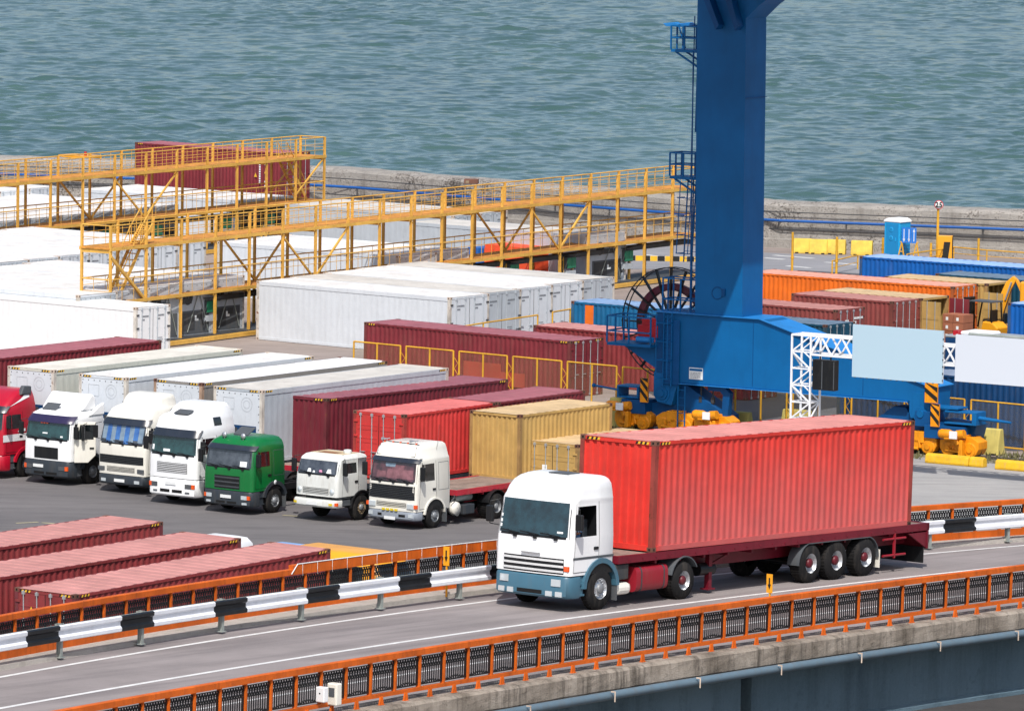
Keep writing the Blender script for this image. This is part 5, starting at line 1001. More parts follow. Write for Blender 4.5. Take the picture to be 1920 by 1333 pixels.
# ------------------------------------------------------------------ blue crane (local x along the rail, y away from the camera, z up)
CR = math.atan2(RD[1], RD[0]); ct = empty('harbour_crane', CA, CR, 'tall blue portal crane leg with wide foot beam standing on yellow wheel bogies', 'crane')
cb_, cd_, cl_ = M['crane'], M['cranedk'], M['cranelt']
mb = MB(); mb.prism([(2.2, 1.3), (2.9, 1.2), (3.2, 2.2), (14.55, 2.2), (14.55, 1.75), (14.62, 1.5), (15.5, 1.45), (15.6, 1.75), (15.6, 2.85), (7.4, 5.2), (2.3, 5.2), (2.0, 5.0), (2.05, 3.0)], 0, 1.7); sb = mb.build('foot_beam', cb_, ct, bevel=.03)
mb = MB(); mb.prism([(7.25, 5.205), (7.25, 5.24), (15.7, 2.88), (15.7, 2.845)], -.12, 1.82); mb.box(1.95, 7.25, -.12, 1.82, 5.205, 5.24); mb.box(3.2, 14.5, -.08, 1.78, 2.165, 2.198); mb.build('flange', cl_, sb)
tw = MB(); secs = [(5.24, 4.0, 6.34), (11, 3.92, 6.3), (16.8, 3.84, 6.26), (18.0, 3.84, 6.24), (18.6, 3.84, 6.9), (20.4, 3.84, 9.6)]; dep = 1.75
cut = .0
vs = [];
for z, x0, x1 in secs:
    vs += [(x0, 0, z), (x1, 0, z), (x1, dep, z), (x0, dep, z)]
k = 4; tw.add(vs, [(i*k+j, i*k+(j+1) % k, (i+1)*k+(j+1) % k, (i+1)*k+j) for i in range(len(secs)-1) for j in range(k)]); tw.add(vs[-k:], [tuple(range(k))]); to = tw.build('tower', cb_, ct, recalc=True)
for z in (14.6,):
    g = MB(); g.box(6.34, 6.36, 0, 1.74, z, z+.03); g.build('weld_seam', cd_, to)
for x in (6.9, 9.6, 12.3): g = MB(); g.box(x, x+.03, -.01, 0, 2.3, 5.1 if x < 7.3 else 5.15-(x-7.4)*.287); g.build('weld_seam', cd_, sb)
mb = MB(); mb.lathe([(.28, 0), (.28, -.02), (.25, -.02), (.25, 0)], (5.1, 0, 6.2), 'y', 20); mb.box(5.35, 5.5, -.08, 0, 6.1, 6.4); mb.build('manhole', cd_, to)
mb = MB(); mb.prism([(4.4, 18.8), (4.7, 18.8), (5.2, 17.7), (5.05, 17.5)], -.5, -.02); mb.prism([(5.5, 18.8), (5.8, 18.8), (6.15, 17.7), (6.0, 17.5)], -.5, -.02); mb.build('gusset', cd_, to)
# portal deck above the picture: unseen crane body, sized and split to cast the shade on the leg
mb = MB(); mb.box(4.6, 6.3, -9, 2.4, 20.4, 21.2); mb.build('portal_deck', cb_, ct); mb = MB(); mb.box(6.54, 11.56, -17, 2.4, 20.4, 22.4); mb.build('portal_deck', cb_, ct); mb = MB(); mb.box(6.6, 11.2, -12, 0, 22.4, 26); mb.build('machinery_house', cb_, ct, bevel=.1)
mb = MB(); mb.box(3.84, 9.6, 0, 1.75, 20.25, 20.39); mb.build('portal_flange', cd_, ct)
# hanger legs, pins and bogies
def boxes(name, m, lst, parent=ct, bev=.015):
    g = MB(); [g.box(*b) for b in lst]; return g.build(name, m, parent, bevel=bev)
for (xc, nm) in ((2.42, 'a'), (15.15, 'b')):
    g = MB(); g.lathe([(.0, -.12), (.16, -.12), (.17, -.06), (.3, -.055), (.31, .0)], (xc, -.02, 1.72), 'y', 22); g.build('hinge_pin', cb_, ct, sharp=30)
    g = MB(); g.prism([(xc-.4, 2.6), (xc+.4, 2.6), (xc+.4, 1.6), (xc+.2, 1.32), (xc-.2, 1.32), (xc-.4, 1.6)], -.03, 0); g.build('hinge_plate', cb_, ct)
g = MB(); g.prism([(1.0, .62), (4.6, .62), (5.5, .5), (5.5, .9), (3.3, 2.2), (3.0, 2.2), (2.7, 1.3), (1.9, 1.25), (1.0, 1.1)], .35, 1.35); g.build('balance_beam', cd_, ct, bevel=.02)
g = MB(); g.prism([(4.6, 2.15), (5.4, 2.15), (5.7, 1.9), (5.6, .9), (5.3, .9), (5.35, 1.8), (5.2, 1.95), (4.6, 1.95)], .2, .5); g.build('bracket_arm', cd_, ct)
for x in (4.15, 4.75): g = MB(); g.tube((x, .4, .95), (x, .4, 2.15), .035, 6); g.box(x-.07, x+.07, .33, .47, 1.4, 1.65); g.build('tie_rod', M['dsteel'], ct)
g = MB(); g.prism([(12.4, .62), (17.4, .62), (17.6, 1.4), (16.0, 1.5), (15.7, 1.3), (14.6, 1.3), (14.2, 1.9), (13.6, 1.9), (12.2, .9)], .35, 1.35); g.build('balance_beam', cd_, ct, bevel=.02)
boxes('buffer_frame', cb_, [(.2, 1.3, -.1, .8, 1.38, 1.45), (.2, 1.3, -.1, .8, 1.85, 1.92), (.2, .28, -.1, .8, 1.45, 1.85), (1.2, 1.3, -.1, .8, 1.45, 1.85)]); boxes('buffer_frame', cb_, [(16.3, 17.8, -.1, .8, 1.4, 1.47), (16.3, 17.8, -.1, .8, 1.88, 1.95), (17.6, 17.8, -.1, .8, 1.45, 1.9), (15.6, 16.9, -.05, .85, 2.0, 2.08)])
g = MB(); g.tube((-1.1, .2, 1.78), (.25, .2, 1.66), .045, 8); g.tube((-1.2, .2, 1.79), (-1.1, .2, 1.78), .09, 10); g.build('buffer_rod', cb_, ct); g = MB(); g.tube((17.8, .2, 1.7), (19.3, .2, 1.62), .1, 8, 0, .05); g.build('buffer_rod', cb_, ct)
[boxes('cross_box', cd_, [q]) for q in ((.5, 1.7, -.2, 1.0, .75, 1.35), (15.4, 17.3, -.2, 1.0, .75, 1.3), (14.9, 15.6, -.1, 1.3, 1.2, 1.85))]
def stripes(x, z, w, h):
    g = MB(); g.box(x, x+w, -.3, -.22, z, z+h, 0); n = int(h/.36)+1
    for i in range(n):
        a = z+i*.42; q = [(x, min(z+h, a+.45)), (x, min(z+h, a+.65)), (x+w, min(z+h, a+.24)), (x+w, min(z+h, a+.02))]
        if a+.02 < z+h: g.add([(px, -.304, pz) for px, pz in q], [(0, 3, 2, 1)], 1)
    g.build('warning_board', [M['bogie'], M['hk']], ct)
stripes(1.5, 1.28, .38, 1.05); stripes(15.75, 1.26, .4, .95); stripes(15.45, 2.25, .6, .85)
def bogie(x):
    t = MB(); t.prism([(x-.92, .4), (x-.8, .16), (x-.35, .12), (x-.2, .25), (x+.2, .25), (x+.35, .12), (x+.8, .16), (x+.92, .4), (x+.92, .7), (x+.6, .9), (x-.6, .9), (x-.92, .7)], -.05, .75); t.box(x-.35, x+.35, -.12, .8, .5, .98); o = t.build('bogie', M['bogie'], ct, bevel=.02)
    for dx in (-.52, .52):
        g = MB(); g.lathe([(.0, -.1), (.12, -.1), (.12, -.05), (.27, -.05), (.27, -.02), (.32, 0)], (x+dx, -.05, .36), 'y', 20); g.build('axle_cover', M['bogie'], o, sharp=30)
        g = MB(); g.lathe([(.1, .1), (.33, .1), (.33, .22), (.36, .24), (.36, .27), (.1, .27)], (x+dx, .1, .34), 'y', 22); g.build('rail_wheel', M['railsteel'], o)
    g = MB(); g.box(x-.15, x+.15, -.12, -.05, .3, .6); g.box(x-.4, x-.3, -.1, -.05, .2, .62); g.tube((x-.6, -.12, .3), (x+.1, -.12, .25), .06, 8); g.tube((x+.1, -.1, .62), (x+.18, -.1, .3), .05, 8); g.build('brake_gear', M['bogie'], o)
def motor(x, z, s=1):
    t = MB(); t.lathe([(.0, -.0), (.16, .02), (.2, .12), (.2, .5), (.15, .62), (.12, .9), (.0, .92)], (x, -.35, z), 'x', 16); t.tube((x+.7, -.35, z), (x+.9, -.3, z-.4), .12, 10); o = t.build('drive_motor', M['bogie'], ct)
    g = MB(); g.box(x+.62, x+.98, -.62, -.56, z-.16, z+.16); g.build('control_box', M['whitebox'], o, bevel=.01); g = MB(); g.tube((x+.85, -.35, z), (x+1.2, -.35, z+.05), .19, 12); g.box(x+.3, x+.9, -.5, -.2, z-.22, z-.12); g.prism([(x+.95, z-.9), (x+1.15, z-.9), (x+1.15, z-.2), (x+1.0, z-.2)], -.45, -.15); g.build('motor_housing', M['bogie'], o, bevel=.03)
for x in (1.0, 3.1, 5.0, 13.7, 15.0, 17.0): bogie(x)
motor(-.15, 1.05); motor(4.2, .95); motor(16.2, 1.0)
# platforms, ladders, cable reel
def platform(x0, x1, y0, y1, z, hgt=1.0, brace=True, nm='platform'):
    t = MB(); t.box(x0, x1, y0, y1, z-.12, z); o = t.build(nm, cb_, ct); g = MB()
    for zz in (z+.5, z+hgt):
        for a, b in (((x0, y0), (x1, y0)), ((x0, y0), (x0, y1)), ((x0, y1), (x1, y1))): g.bar((*a, zz), (*b, zz), .06)
    for p in ((x0, y0), ((x0+x1)/2, y0), (x1, y0), (x0, (y0+y1)/2), (x0, y1), ((x0+x1)/2, y1)): g.bar((*p, z), (*p, z+hgt), .06)
    g.build('guard_rail', cb_, o)
    if brace: g = MB(); g.bar((x0+.2, y0+.1, z-.12), (x1, y0+.1, z-.75), .07); g.bar((x0+.2, y1-.1, z-.12), (x1, y1-.1, z-.75), .07); g.build('brace', cb_, o)
    return o
platform(2.5, 3.84, .1, 1.1, 16.55); platform(2.55, 3.9, .1, 1.1, 11.1); platform(2.2, 3.98, .3, 1.2, 5.26, 1.4, False); platform(-.1, 2.1, -.5, .9, 3.8, 1.15, False)
g = MB(); g.prism([(.3, 3.68), (2.1, 3.68), (2.1, 2.7)], .1, .2); g.prism([(.3, 3.68), (2.1, 3.68), (2.1, 2.7)], .7, .8); g.build('console_bracket', cb_, ct)
for x, y in ((2.3, .3), (2.9, .5)): g = MB(); g.prism([(x-.35, 17.62), (x+.25, 17.7), (x+.45, 17.6), (x+.3, 17.5), (x-.2, 17.5)], y, y+.3); g.build('floodlight', cl_, ct, bevel=.02)
g = MB(); g.bar((2.75, .3, 17.55), (3.1, .3, 16.6), .05); g.build('lamp_arm', cb_, ct)
def ladder(x0, x1, y, z0, z1, cage=True, slant=0):
    t = MB()
    for x in (x0, x1): t.bar((x, y, z0), (x+slant, y, z1), .045)
    n = int((z1-z0)/.3)
    for i in range(n): z = z0+(z1-z0)*(i+.5)/n; xs = slant*(i+.5)/n; t.tube((x0+xs, y, z), (x1+xs, y, z), .014, 5)
    o = t.build('ladder', cb_, ct)
    if cage:
        g = MB()
        for i in range(int((z1-z0)/.8)+1):
            z = z0+.4+i*.8
            if z > z1: break
            g.path([(x0, y, z), (x0-.1, y-.5, z), (x1+.1, y-.5, z), (x1, y, z)], .02, 5)
        for x in (x0-.08, x1+.08): g.bar((x, y-.5, z0+.4), (x+slant, y-.5, z1), .03)
        g.build('ladder_cage', cb_, o)
ladder(3.45, 3.75, .6, 5.3, 11, False); ladder(3.15, 3.55, .4, 7.4, 10.9, True, .15); ladder(3.5, 3.75, .6, 13, 16.4, False, .05); ladder(2.55, 2.95, -.15, 2.0, 5.2, True); ladder(3.35, 3.7, -.2, .1, 2.1, False); g = MB(); g.tube((3.55, .2, 11.0), (3.6, .2, 18), .025, 6); g.tube((3.78, -.04, 5.3), (3.7, -.04, 16.5), .03, 6); g.build('cable_conduit', cd_, ct)
g = MB(); g.box(2.15, 2.5, -.06, 1.0, 2.6, 5.2); g.box(2.5, 3.3, -.1, -.04, 2.1, 4.9); g.build('service_cabinet', cd_, ct, bevel=.02)
rl = empty('cable_reel', (2.95, 2.3, 4.62)); rl.parent = ct; del_ = None
M['reelred'] = paint('reel_maroon', '#5a1f2e', .6, .2, .3)
def ring(r0, r1, y0, y1, n=48):
    g = MB(); g.lathe([(r0, y0), (r1, y0), (r1, y1), (r0, y1), (r0, y0)], (0, 0, 0), 'y', n); return g
REEL = MB()
col.objects.unlink(rl); bpy.data.objects.remove(rl)
def rb(mbx, name, m, parent): o = mbx.build(name, m, parent); return o
rim = ring(2.42, 2.46, -.22, -.18); ro = rim.build('cable_reel', M['black'], ct); ro.location = (1.5, 2.35, 4.5)
ring(2.42, 2.46, .18, .22).build('back_rim', M['black'], ro); ring(1.45, 1.75, -.16, .16).build('cable_drum', M['reelred'], ro)
for i in range(20):
    a = 2*math.pi*i/20; s = MB(); s.bar((.3*math.cos(a), -.2, .3*math.sin(a)), (2.44*math.cos(a), -.2, 2.44*math.sin(a)), .06, .16, 0, (0, 1, 0)); s.build('spoke', M['black'], ro)
M['motorred'] = paint('motor_red', '#b3202c', .45, .08, .1)
boxes('reel_motor', M['motorred'], [(1.2, 2.2, -.1, .5, 4.1, 4.6), (1.4, 2.1, -.1, .4, 4.6, 4.9)]); g = MB(); g.tube((1.3, -.3, 4.0), (2.1, -.3, 4.0), .13, 10); g.build('gear_motor', cl_, ct)
# rating plate with lines of print
g = MB(); g.box(3.78, 4.46, -.03, -.01, 2.42, 2.92, 0); g.box(3.8, 4.44, -.034, -.03, 2.78, 2.88, 1)
for r_ in range(5):
    x = 3.85
    while x < 4.36: w = random.uniform(.05, .14); g.box(x, min(x+w, 4.4), -.034, -.03, 2.47+r_*.055, 2.485+r_*.055, 2); x += w+.03
g.build('rating_plate', [M['plate'], M['crane'], M['leadgrey']], ct)
# ------------------------------------------------------------------ yellow cable gantries for the refrigerated containers
def gantry(o, yaw, nb, label, stairs='start', braces=(), bay=2.95, W=1.7, first=0, boxes_at=(), endbay=False):
    t = empty('cable_gantry', o, math.pi/2-R(yaw), label, 'walkway gantry'); gm = M['gantry']; L = nb*bay; zu, zl, zt = 5.0, 2.4, 6.1
    p = MB(); p.box(-.055, .055, -.012, .012, 0, zt); p.box(-.055, -.04, -.06, .06, 0, zt); p.box(.04, .055, -.06, .06, 0, zt); pm = p.mesh('post', gm)
    for i in range(nb+1):
        for y in (0, W): put(pm, 'post', t, (i*bay, y, 0))
    for z, nm in ((zu, 'upper_deck'), (zl, 'lower_deck')):
        d = MB(); d.box(-.1, L+.1, .02, W-.02, z-.06, z); do = d.build(nm, M['plank'], t)
        for y in (-.085, W+.06): e = MB(); e.box(-.1, L+.1, y, y+.03, z-.13, z+.03); e.build('edge_channel', gm, do)
        e = MB(); e.box(-.04, .04, -.05, W+.05, z-.25, z-.07); em = e.mesh('cross_beam', gm); [put(em, 'cross_beam', do, (i*bay, 0, 0)) for i in range(nb+1)]
    ms = {}
    for z, k in ((zu, 0), (zl, 1)):
        r = MB(); r.tube((0, 0, z+1.08), (bay, 0, z+1.08), .035, 6); 
        for zz in ((.35, .7) if k == 0 else (.75,)): r.tube((0, 0, z+zz), (bay, 0, z+zz), .015, 5)
        for q in (.33, .66): r.tube((bay*q, 0, z), (bay*q, 0, z+1.05), .014, 5)
        ms[k] = r.mesh('handrail', gm)
    for i in range(nb):
        for y in (0, W):
            for k in (0, 1): put(ms[k], 'handrail', t, (i*bay, y, 0))
    for (i, up, bk) in braces:
        for y in ((W-.05,) if bk else (.05,)):
            b = MB(); z0, z1 = (zl, zu-.25); b.bar((i*bay, y, z1 if up else z0), ((i+1)*bay, y, z0 if up else z1), .09); b.build('diagonal_brace', gm, t)
    kb = MB(); kb.box(0, L, -.75, -.55, .06, .26); kb.build('base_pipe', gm, t); kc = MB(); kc.tube((0, W*.5, zl-.45), (L, W*.5, zl-.45), .12, 8); kc.box(0, L, W*.3, W*.42, zl-.6, zl-.35); kc.build('cable_tray', M['dsteel'], t)
    kd = MB(); kd.box(0, L, -.3, W+.3, .0, .25); kd.build('plinth', M['dsteel'], t)
    # end rails and stairs
    for x in ((0, L)):
        for z in (zu, zl):
            r = MB(); r.tube((x, 0, z+1.08), (x, W, z+1.08), .035, 6); r.tube((x, 0, z+.5), (x, W, z+.5), .015, 5); r.build('end_rail', gm, t)
    def flight(x0, z0, x1, z1, y):
        s = MB()
        for yy in (y, y+.65): s.bar((x0, yy, z0), (x1, yy, z1), .05, .18); s.bar((x0, yy, z0+.9), (x1, yy, z1+.9), .04); [s.bar((x0+(x1-x0)*q, yy, z0+(z1-z0)*q), (x0+(x1-x0)*q, yy, z0+(z1-z0)*q+.9), .03) for q in (.05, .5, .95)]
        so = s.build('stair_stringers', gm, t); n = 9
        for i in range(n): q = (i+.5)/n; c = MB(); c.box(x0+(x1-x0)*q-.12, x0+(x1-x0)*q+.12, y, y+.65, z0+(z1-z0)*q-.015, z0+(z1-z0)*q+.015); c.build('tread', gm, so)
    if stairs == 'start': flight(1.0, zl, 3.0, zu, .3); flight(3.0, zu, 3.9, zu+.9, .3); flight(1.9, .25, 4.2, zl, .9); b = MB(); b.bar((0, 0, zu-.4), (bay, 0, zl-.1), .13); b.build('diagonal_brace', gm, t)
    if stairs == 'end': flight(L-3.4, zu, L-1.2, zl, .4); flight(L-2.6, zl, L-.2, .25, .9); b = MB(); b.bar((L-bay, W, zl+.6), (L-.0, W, zu-.1), .08); b.build('diagonal_brace', gm, t); b = MB(); b.bar((L-bay, 0, zl+.4), (L-.0, 0, zu-.1), .08); b.build('diagonal_brace', gm, t)
    for x in boxes_at:
        q = MB(); [q.box(x+dx-.06, x+dx+.06, .5, .62, .25, 1.9) for dx in (-.5, .5)]; qs = q.build('socket_stand', gm, t); q = MB(); q.box(x-.45, x+.45, .3, .8, 1.25, 1.9); q.build('cabinet', M['leadgrey'], qs); q = MB(); q.box(x-.42, x-.02, .26, .3, 1.3, 1.85); q.box(x+.02, x+.42, .26, .3, 1.3, 1.85); q.build('cabinet_door', M['boxgreen'], qs); q = MB(); q.box(x-.45, x+.45, .28, .5, .85, 1.15); q.build('socket_row', M['grey_wall'], qs); q = MB(); q.prism([(x-.55, 1.98), (x+.55, 1.98), (x+.55, 2.02), (x-.55, 2.02)], .05, .95); q.build('rain_hood', M['dsteel'], qs)
        q = MB(); q.path([(x-.6, .5, 1.7), (x-.75, .4, 1.2), (x-.7, .3, .7), (x-.5, .3, .9)], .03, 6); q.build('power_cable', M['black'], qs)
    return t
M['boxgreen'] = paint('socket_green', '#1f7a5a', .5, .1, .2)
g0 = at(465.7, 627); g1 = at(1158.6, 537.7); gy = math.degrees(math.atan2((g1-g0)[0], (g1-g0)[1])); gd = (g1-g0)/np.linalg.norm(g1-g0)
gantry(g0-gd*(4*2.95), gy, 19, 'long yellow two-storey steel walkway in the centre, reaching to the crane', 'start', ((4, 1, 1), (5, 0, 1), (5, 1, 0), (6, 0, 0), (12, 1, 1), (13, 0, 1), (13, 1, 0), (14, 0, 0)), boxes_at=(4.5, 9.0, 33.5, 37.2, 43, 49))
h0 = at(34, 305.8, 6.1); h1 = at(555, 261.5, 6.1); hd = h1-h0; hd[2] = 0; hl = np.linalg.norm(hd); hd /= hl; hb = hl/9; h0[2] = 0
gantry(h0-hd*2*hb, math.degrees(math.atan2(hd[0], hd[1])), 12, 'yellow two-storey steel walkway at the far left with stairs at its right end', 'end', ((4, 1, 1), (5, 0, 1), (5, 1, 0), (6, 0, 0)), bay=hb, boxes_at=(15, 20, 27, 31.5))
# ------------------------------------------------------------------ fences, signs, barriers, small things
def wire_mat():
    m, n, l, b = nmat('wire_mesh'); tc = n.new('ShaderNodeTexCoord'); sp = n.new('ShaderNodeSeparateXYZ'); l.new(tc.outputs['Object'], sp.inputs[0])
    def band(op):
        s = mth(n, l, op, sp.outputs[0], sp.outputs[2]); f = mth(n, l, 'FRACT', mth(n, l, 'MULTIPLY', s, 12.0)); return mth(n, l, 'LESS_THAN', f, .07)
    k = mth(n, l, 'MAXIMUM', band('ADD'), band('SUBTRACT')); l.new(k, b.inputs['Alpha']); b.inputs['Base Color'].default_value = (*lin('#9a8a5a'), 1); b.inputs['Roughness'].default_value = .7; return m
M['wire'] = wire_mat()
f0 = at(661, 721); f1 = at(1905, 846); fd = f1-f0; fl_ = np.linalg.norm(fd); fd /= fl_; fy = math.atan2(fd[1], fd[0])
def fence_panel(name, L, H):
    t = empty('fence_panel', (0, 0, 0), 0); g = MB()
    for x in (.05, L-.05, L/2): g.tube((x, 0, .0), (x, 0, H), .045, 6)
    for z in (.12, H): g.tube((.05, 0, z), (L-.05, 0, z), .04, 6)
    g.build('frame', M['fenceyel'], t); g = MB(); g.add([(.05, 0, .12), (L-.05, 0, .12), (L-.05, 0, H), (.05, 0, H)], [(0, 1, 2, 3)]); g.build('wire_mesh', M['wire'], t)
    g = MB(); z = .2
    while z < H-.3: g.bar((L, 0, z), (L+.22, 0, z+.25), .02); g.bar((L+.22, 0, z+.25), (L, 0, z+.5), .02); z += .5
    g.build('lattice_strut', M['fenceyel'], t); return t
FP = None; step = 3.12; n = int(fl_/step)+2
desc = ['leftmost panel', 'second panel', 'third panel', 'fourth panel', 'fifth panel', 'sixth panel', 'seventh panel']
for i in range(n):
    t = fence_panel('f', 2.88, 2.0) if i == 0 else copy_tree(FP)
    if i == 0: FP = t
    P = f0+fd*(i*step); t.location = P; t.rotation_euler = (0, 0, fy)
    if i < 7: lab = '%s from the left of the yellow wire fence below the centre containers' % desc[i].replace(' panel', '')+''
    else: lab = 'yellow wire fence panel in front of the navy container' if i > n-5 else 'yellow wire fence panel seen under the crane foot beam'
    tag(t, lab, 'fence panel', 'yellow wire fence panels along the yard')
def rail_run(pts, z, H, lab, name='guard_railing'):
    t = empty(name, (0, 0, 0), 0, lab, 'railing'); g = MB(); P = [at(u, v) for u, v in pts]
    for a, b in zip(P[:-1], P[1:]):
        g.tube(a+[0, 0, H], b+[0, 0, H], .04, 6); g.tube(a+[0, 0, H*.5], b+[0, 0, H*.5], .02, 5)
    g.build('rail', M['fenceyel'], t); L = 0
    for p in P: q = MB(); q.tube(p, p+[0, 0, H], .045, 6); q.build('post', M['fenceyel'], t)
    return t
rail_run([(815, 700), (905, 684), (1007, 668)], 0, 2.0, 'thin yellow railing in front of the white container doors, left part'); rail_run([(1035, 662), (1068, 656), (1101, 648)], 0, 2.0, 'thin yellow railing in front of the white container doors, right part')
rail_run([(1700, 500), (1788, 486), (1850, 492), (1925, 497)], 0, .7, 'low yellow railing along the sea wall at the right', 'low_railing'); rail_run([(1560, 516), (1608, 505)], 0, .8, 'short yellow railing behind the orange container', 'low_railing')
def pole(u, v, H, lab):
    P = at(u, v); t = empty('yellow_post', P, 0, lab, 'post'); g = MB(); g.tube((0, 0, 0), (0, 0, H), .07, 8); g.tube((0, 0, H*.35), (0, 0, H*.4), .1, 8); g.build('pole', M['fenceyel'], t); g = MB(); g.box(-.2, .2, -.2, .2, 0, .05); g.build('foot_plate', M['fenceyel'], t)
for u, v, H, lab in ((1485, 512, 2.3, 'yellow post standing on the quay road left of the two, near the concrete barriers'), (1568, 518, 2.2, 'yellow post just behind the orange container, right of the other'), (1655, 478, 1.0, 'short yellow post left of the portable toilet'), (1745, 488, 1.0, 'short yellow post between the toilet and the speed sign'), (1834, 496, 1.5, 'yellow post at the low railing right of the speed sign')): pole(u, v, H, lab)
M['barrier'] = paint('faded_yellow', '#d9b84a', .7, .15, .4, '#9a8a5c', scale=2)
def jersey(u, v, L, yaw, lab, H=.85, grp='pale yellow road barriers in front of the sea wall', m='barrier'):
    P = at(u, v); t = empty('concrete_barrier', P, -R(yaw), lab, 'barrier', grp); g = MB(); g.prism([(-.35, 0), (-.33, .2), (-.16, H), (.16, H), (.33, .2), (.35, 0)], 0, L, 0, 'x'); g.build('barrier_body', M[m], t, bevel=.04)
    for x in (L*.22, L*.78): q = MB(); q.box(x-.1, x+.1, -.36, .36, -.001, .08); q.build('foot_slot', M['hole'], t)
for i, (u, v, L) in enumerate(((1488, 474, 1.05), (1518, 475.5, 1.05), (1549, 476, 1.15), (1596, 478, 1.25))): jersey(u, v, L, 10, ['leftmost pale yellow barrier of the joined three by the sea wall', 'middle pale yellow barrier of the joined three by the sea wall', 'right pale yellow barrier of the joined three by the sea wall', 'pale yellow barrier standing alone left of the portable toilet'][i])
M['olive'] = paint('faded_yellow_block', '#c8b968', .8, .15, .5, '#7f7a5c')
for (u, v, L, H, lab) in ((1146, 800, 1.3, 1.3, 'pale yellow concrete block at the left foot of the crane'), (1335, 806, 1.9, .9, 'pale yellow concrete block in the shade right of the left crane foot'), (1470, 800, 1.3, .8, 'pale yellow concrete block behind the white truss leg'), (1700, 845, 1.2, 1.5, 'pale yellow concrete block behind the right crane foot'), (1838, 850, 1.0, 1.1, 'pale yellow concrete block right of the right crane foot')): jersey(u, v, L, 32, lab, H, 'pale yellow concrete blocks beside the crane rail', 'olive')
M['kerbyel'] = paint('kerb_yellow', '#e0b020', .6, .12, .55, '#a89878', scale=3)
def kerbblock(u, v, L, lab, cuts=1):
    P = at(u, v); t = empty('kerb_block', P, CR, lab, 'kerb block', 'yellow kerb blocks beside the right crane foot'); x = 0
    for k in range(cuts+1):
        l2 = L*(.75 if k == 0 and cuts else .25) if cuts else L; g = MB(); g.prism([(-.2, 0), (-.22, .1), (-.17, .36), (0, .42), (.17, .36), (.22, .1), (.2, 0)], x, x+l2-.02, 0, 'x'); g.build('kerb_section', M['kerbyel'], t, bevel=.04); x += l2
kerbblock(1738, 867, 2.75, 'long yellow kerb block lying in front of the right crane foot'); kerbblock(1869, 879, 3.0, 'yellow kerb block cut off by the right edge of the picture')
P = at(1172, 494); t = empty('striped_kerb', at(1178, 489), -R(2), 'black and yellow striped kerb beside the quay road', 'kerb')
for i in range(11): g = MB(); g.box(i*.42, i*.42+.4, 0, .3, 0, .28); g.build('kerb_segment', M['kerbyel'] if i % 2 else M['hk'], t)
# portable toilet
P = at(1657, 483); t = empty('portable_toilet', P, -R(38), 'bright blue portable toilet with white roof standing by the sea wall', 'toilet'); M['tblue'] = flat('toilet_blue', '#1598d0', .5); M['tblue2'] = flat('toilet_blue_dark', '#0f7cb4', .5)
g = MB(); g.box(0, 1.1, 0, 1.1, .1, 2.1); g.build('cabin', M['tblue'], t, bevel=.04); g = MB(); g.box(.0, 1.1, 0, 1.1, 0, .1); g.build('base', M['leadgrey'], t)
g = MB(); g.prism([(-.06, 2.08), (1.16, 2.08), (1.12, 2.2), (.85, 2.32), (.25, 2.32), (-.02, 2.2)], -.05, 1.15); g.build('roof', M['whitebox'], t, bevel=.04)
g = MB(); g.box(.12, .98, -.02, 0, .15, 2.0); d = g.build('door', M['tblue2'], t); g = MB(); g.lathe([(.1, -.03), (.14, -.035), (.14, -.02)], (.5, 0, 1.65), 'y', 16); g.lathe([(.1, -.03), (.14, -.035), (.14, -.02)], (.5, 0, 1.15), 'y', 16); g.box(.8, .86, -.05, -.02, 1.0, 1.2); g.build('door_fittings', M['tblue'], d)
for i in range(8): g = MB(); g.box(1.1, 1.13, .12, .98, .3+i*.2, .4+i*.2); g.build('louvre', M['tblue2'], t)
# arrow boards on trestles
P = at(1690, 486); t = empty('arrow_board', P, -R(20), 'blue board with white arrows on yellow trestles in front of the portable toilet', 'road sign'); M['signblue'] = flat('sign_blue', '#1f6fc4', .5)
for i in range(3):
    g = MB(); g.box(i*.3, i*.3+.28, -.03, 0, .95, 1.85); o = g.build('board', M['signblue'], t); x = i*.3+.14; g = MB(); up = i == 2; z0, z1 = 1.05, 1.75
    g.add([(x-.02, -.036, z0), (x+.02, -.036, z0), (x+.02, -.036, z1), (x-.02, -.036, z1)], [(0, 1, 2, 3)]); zt_ = z1+.05 if up else z0-.05; zb_ = z1-.14 if up else z0+.14; g.add([(x-.07, -.036, zb_), (x+.07, -.036, zb_), (x, -.036, zt_)], [(0, 1, 2) if up else (0, 2, 1)]); g.build('arrow', M['plate'], o)
for x in (0, .9): g = MB(); g.bar((x-.2, -.1, 0), (x, 0, 1.0), .06); g.bar((x+.2, -.1, 0), (x, 0, 1.0), .06); g.bar((x-.1, -.05, .45), (x+.1, -.05, .45), .05); g.build('trestle', M['fenceyel'], t)
g = MB(); g.bar((-.1, .02, 1.0), (1.0, .02, 1.0), .05); g.build('cross_bar', M['fenceyel'], t)
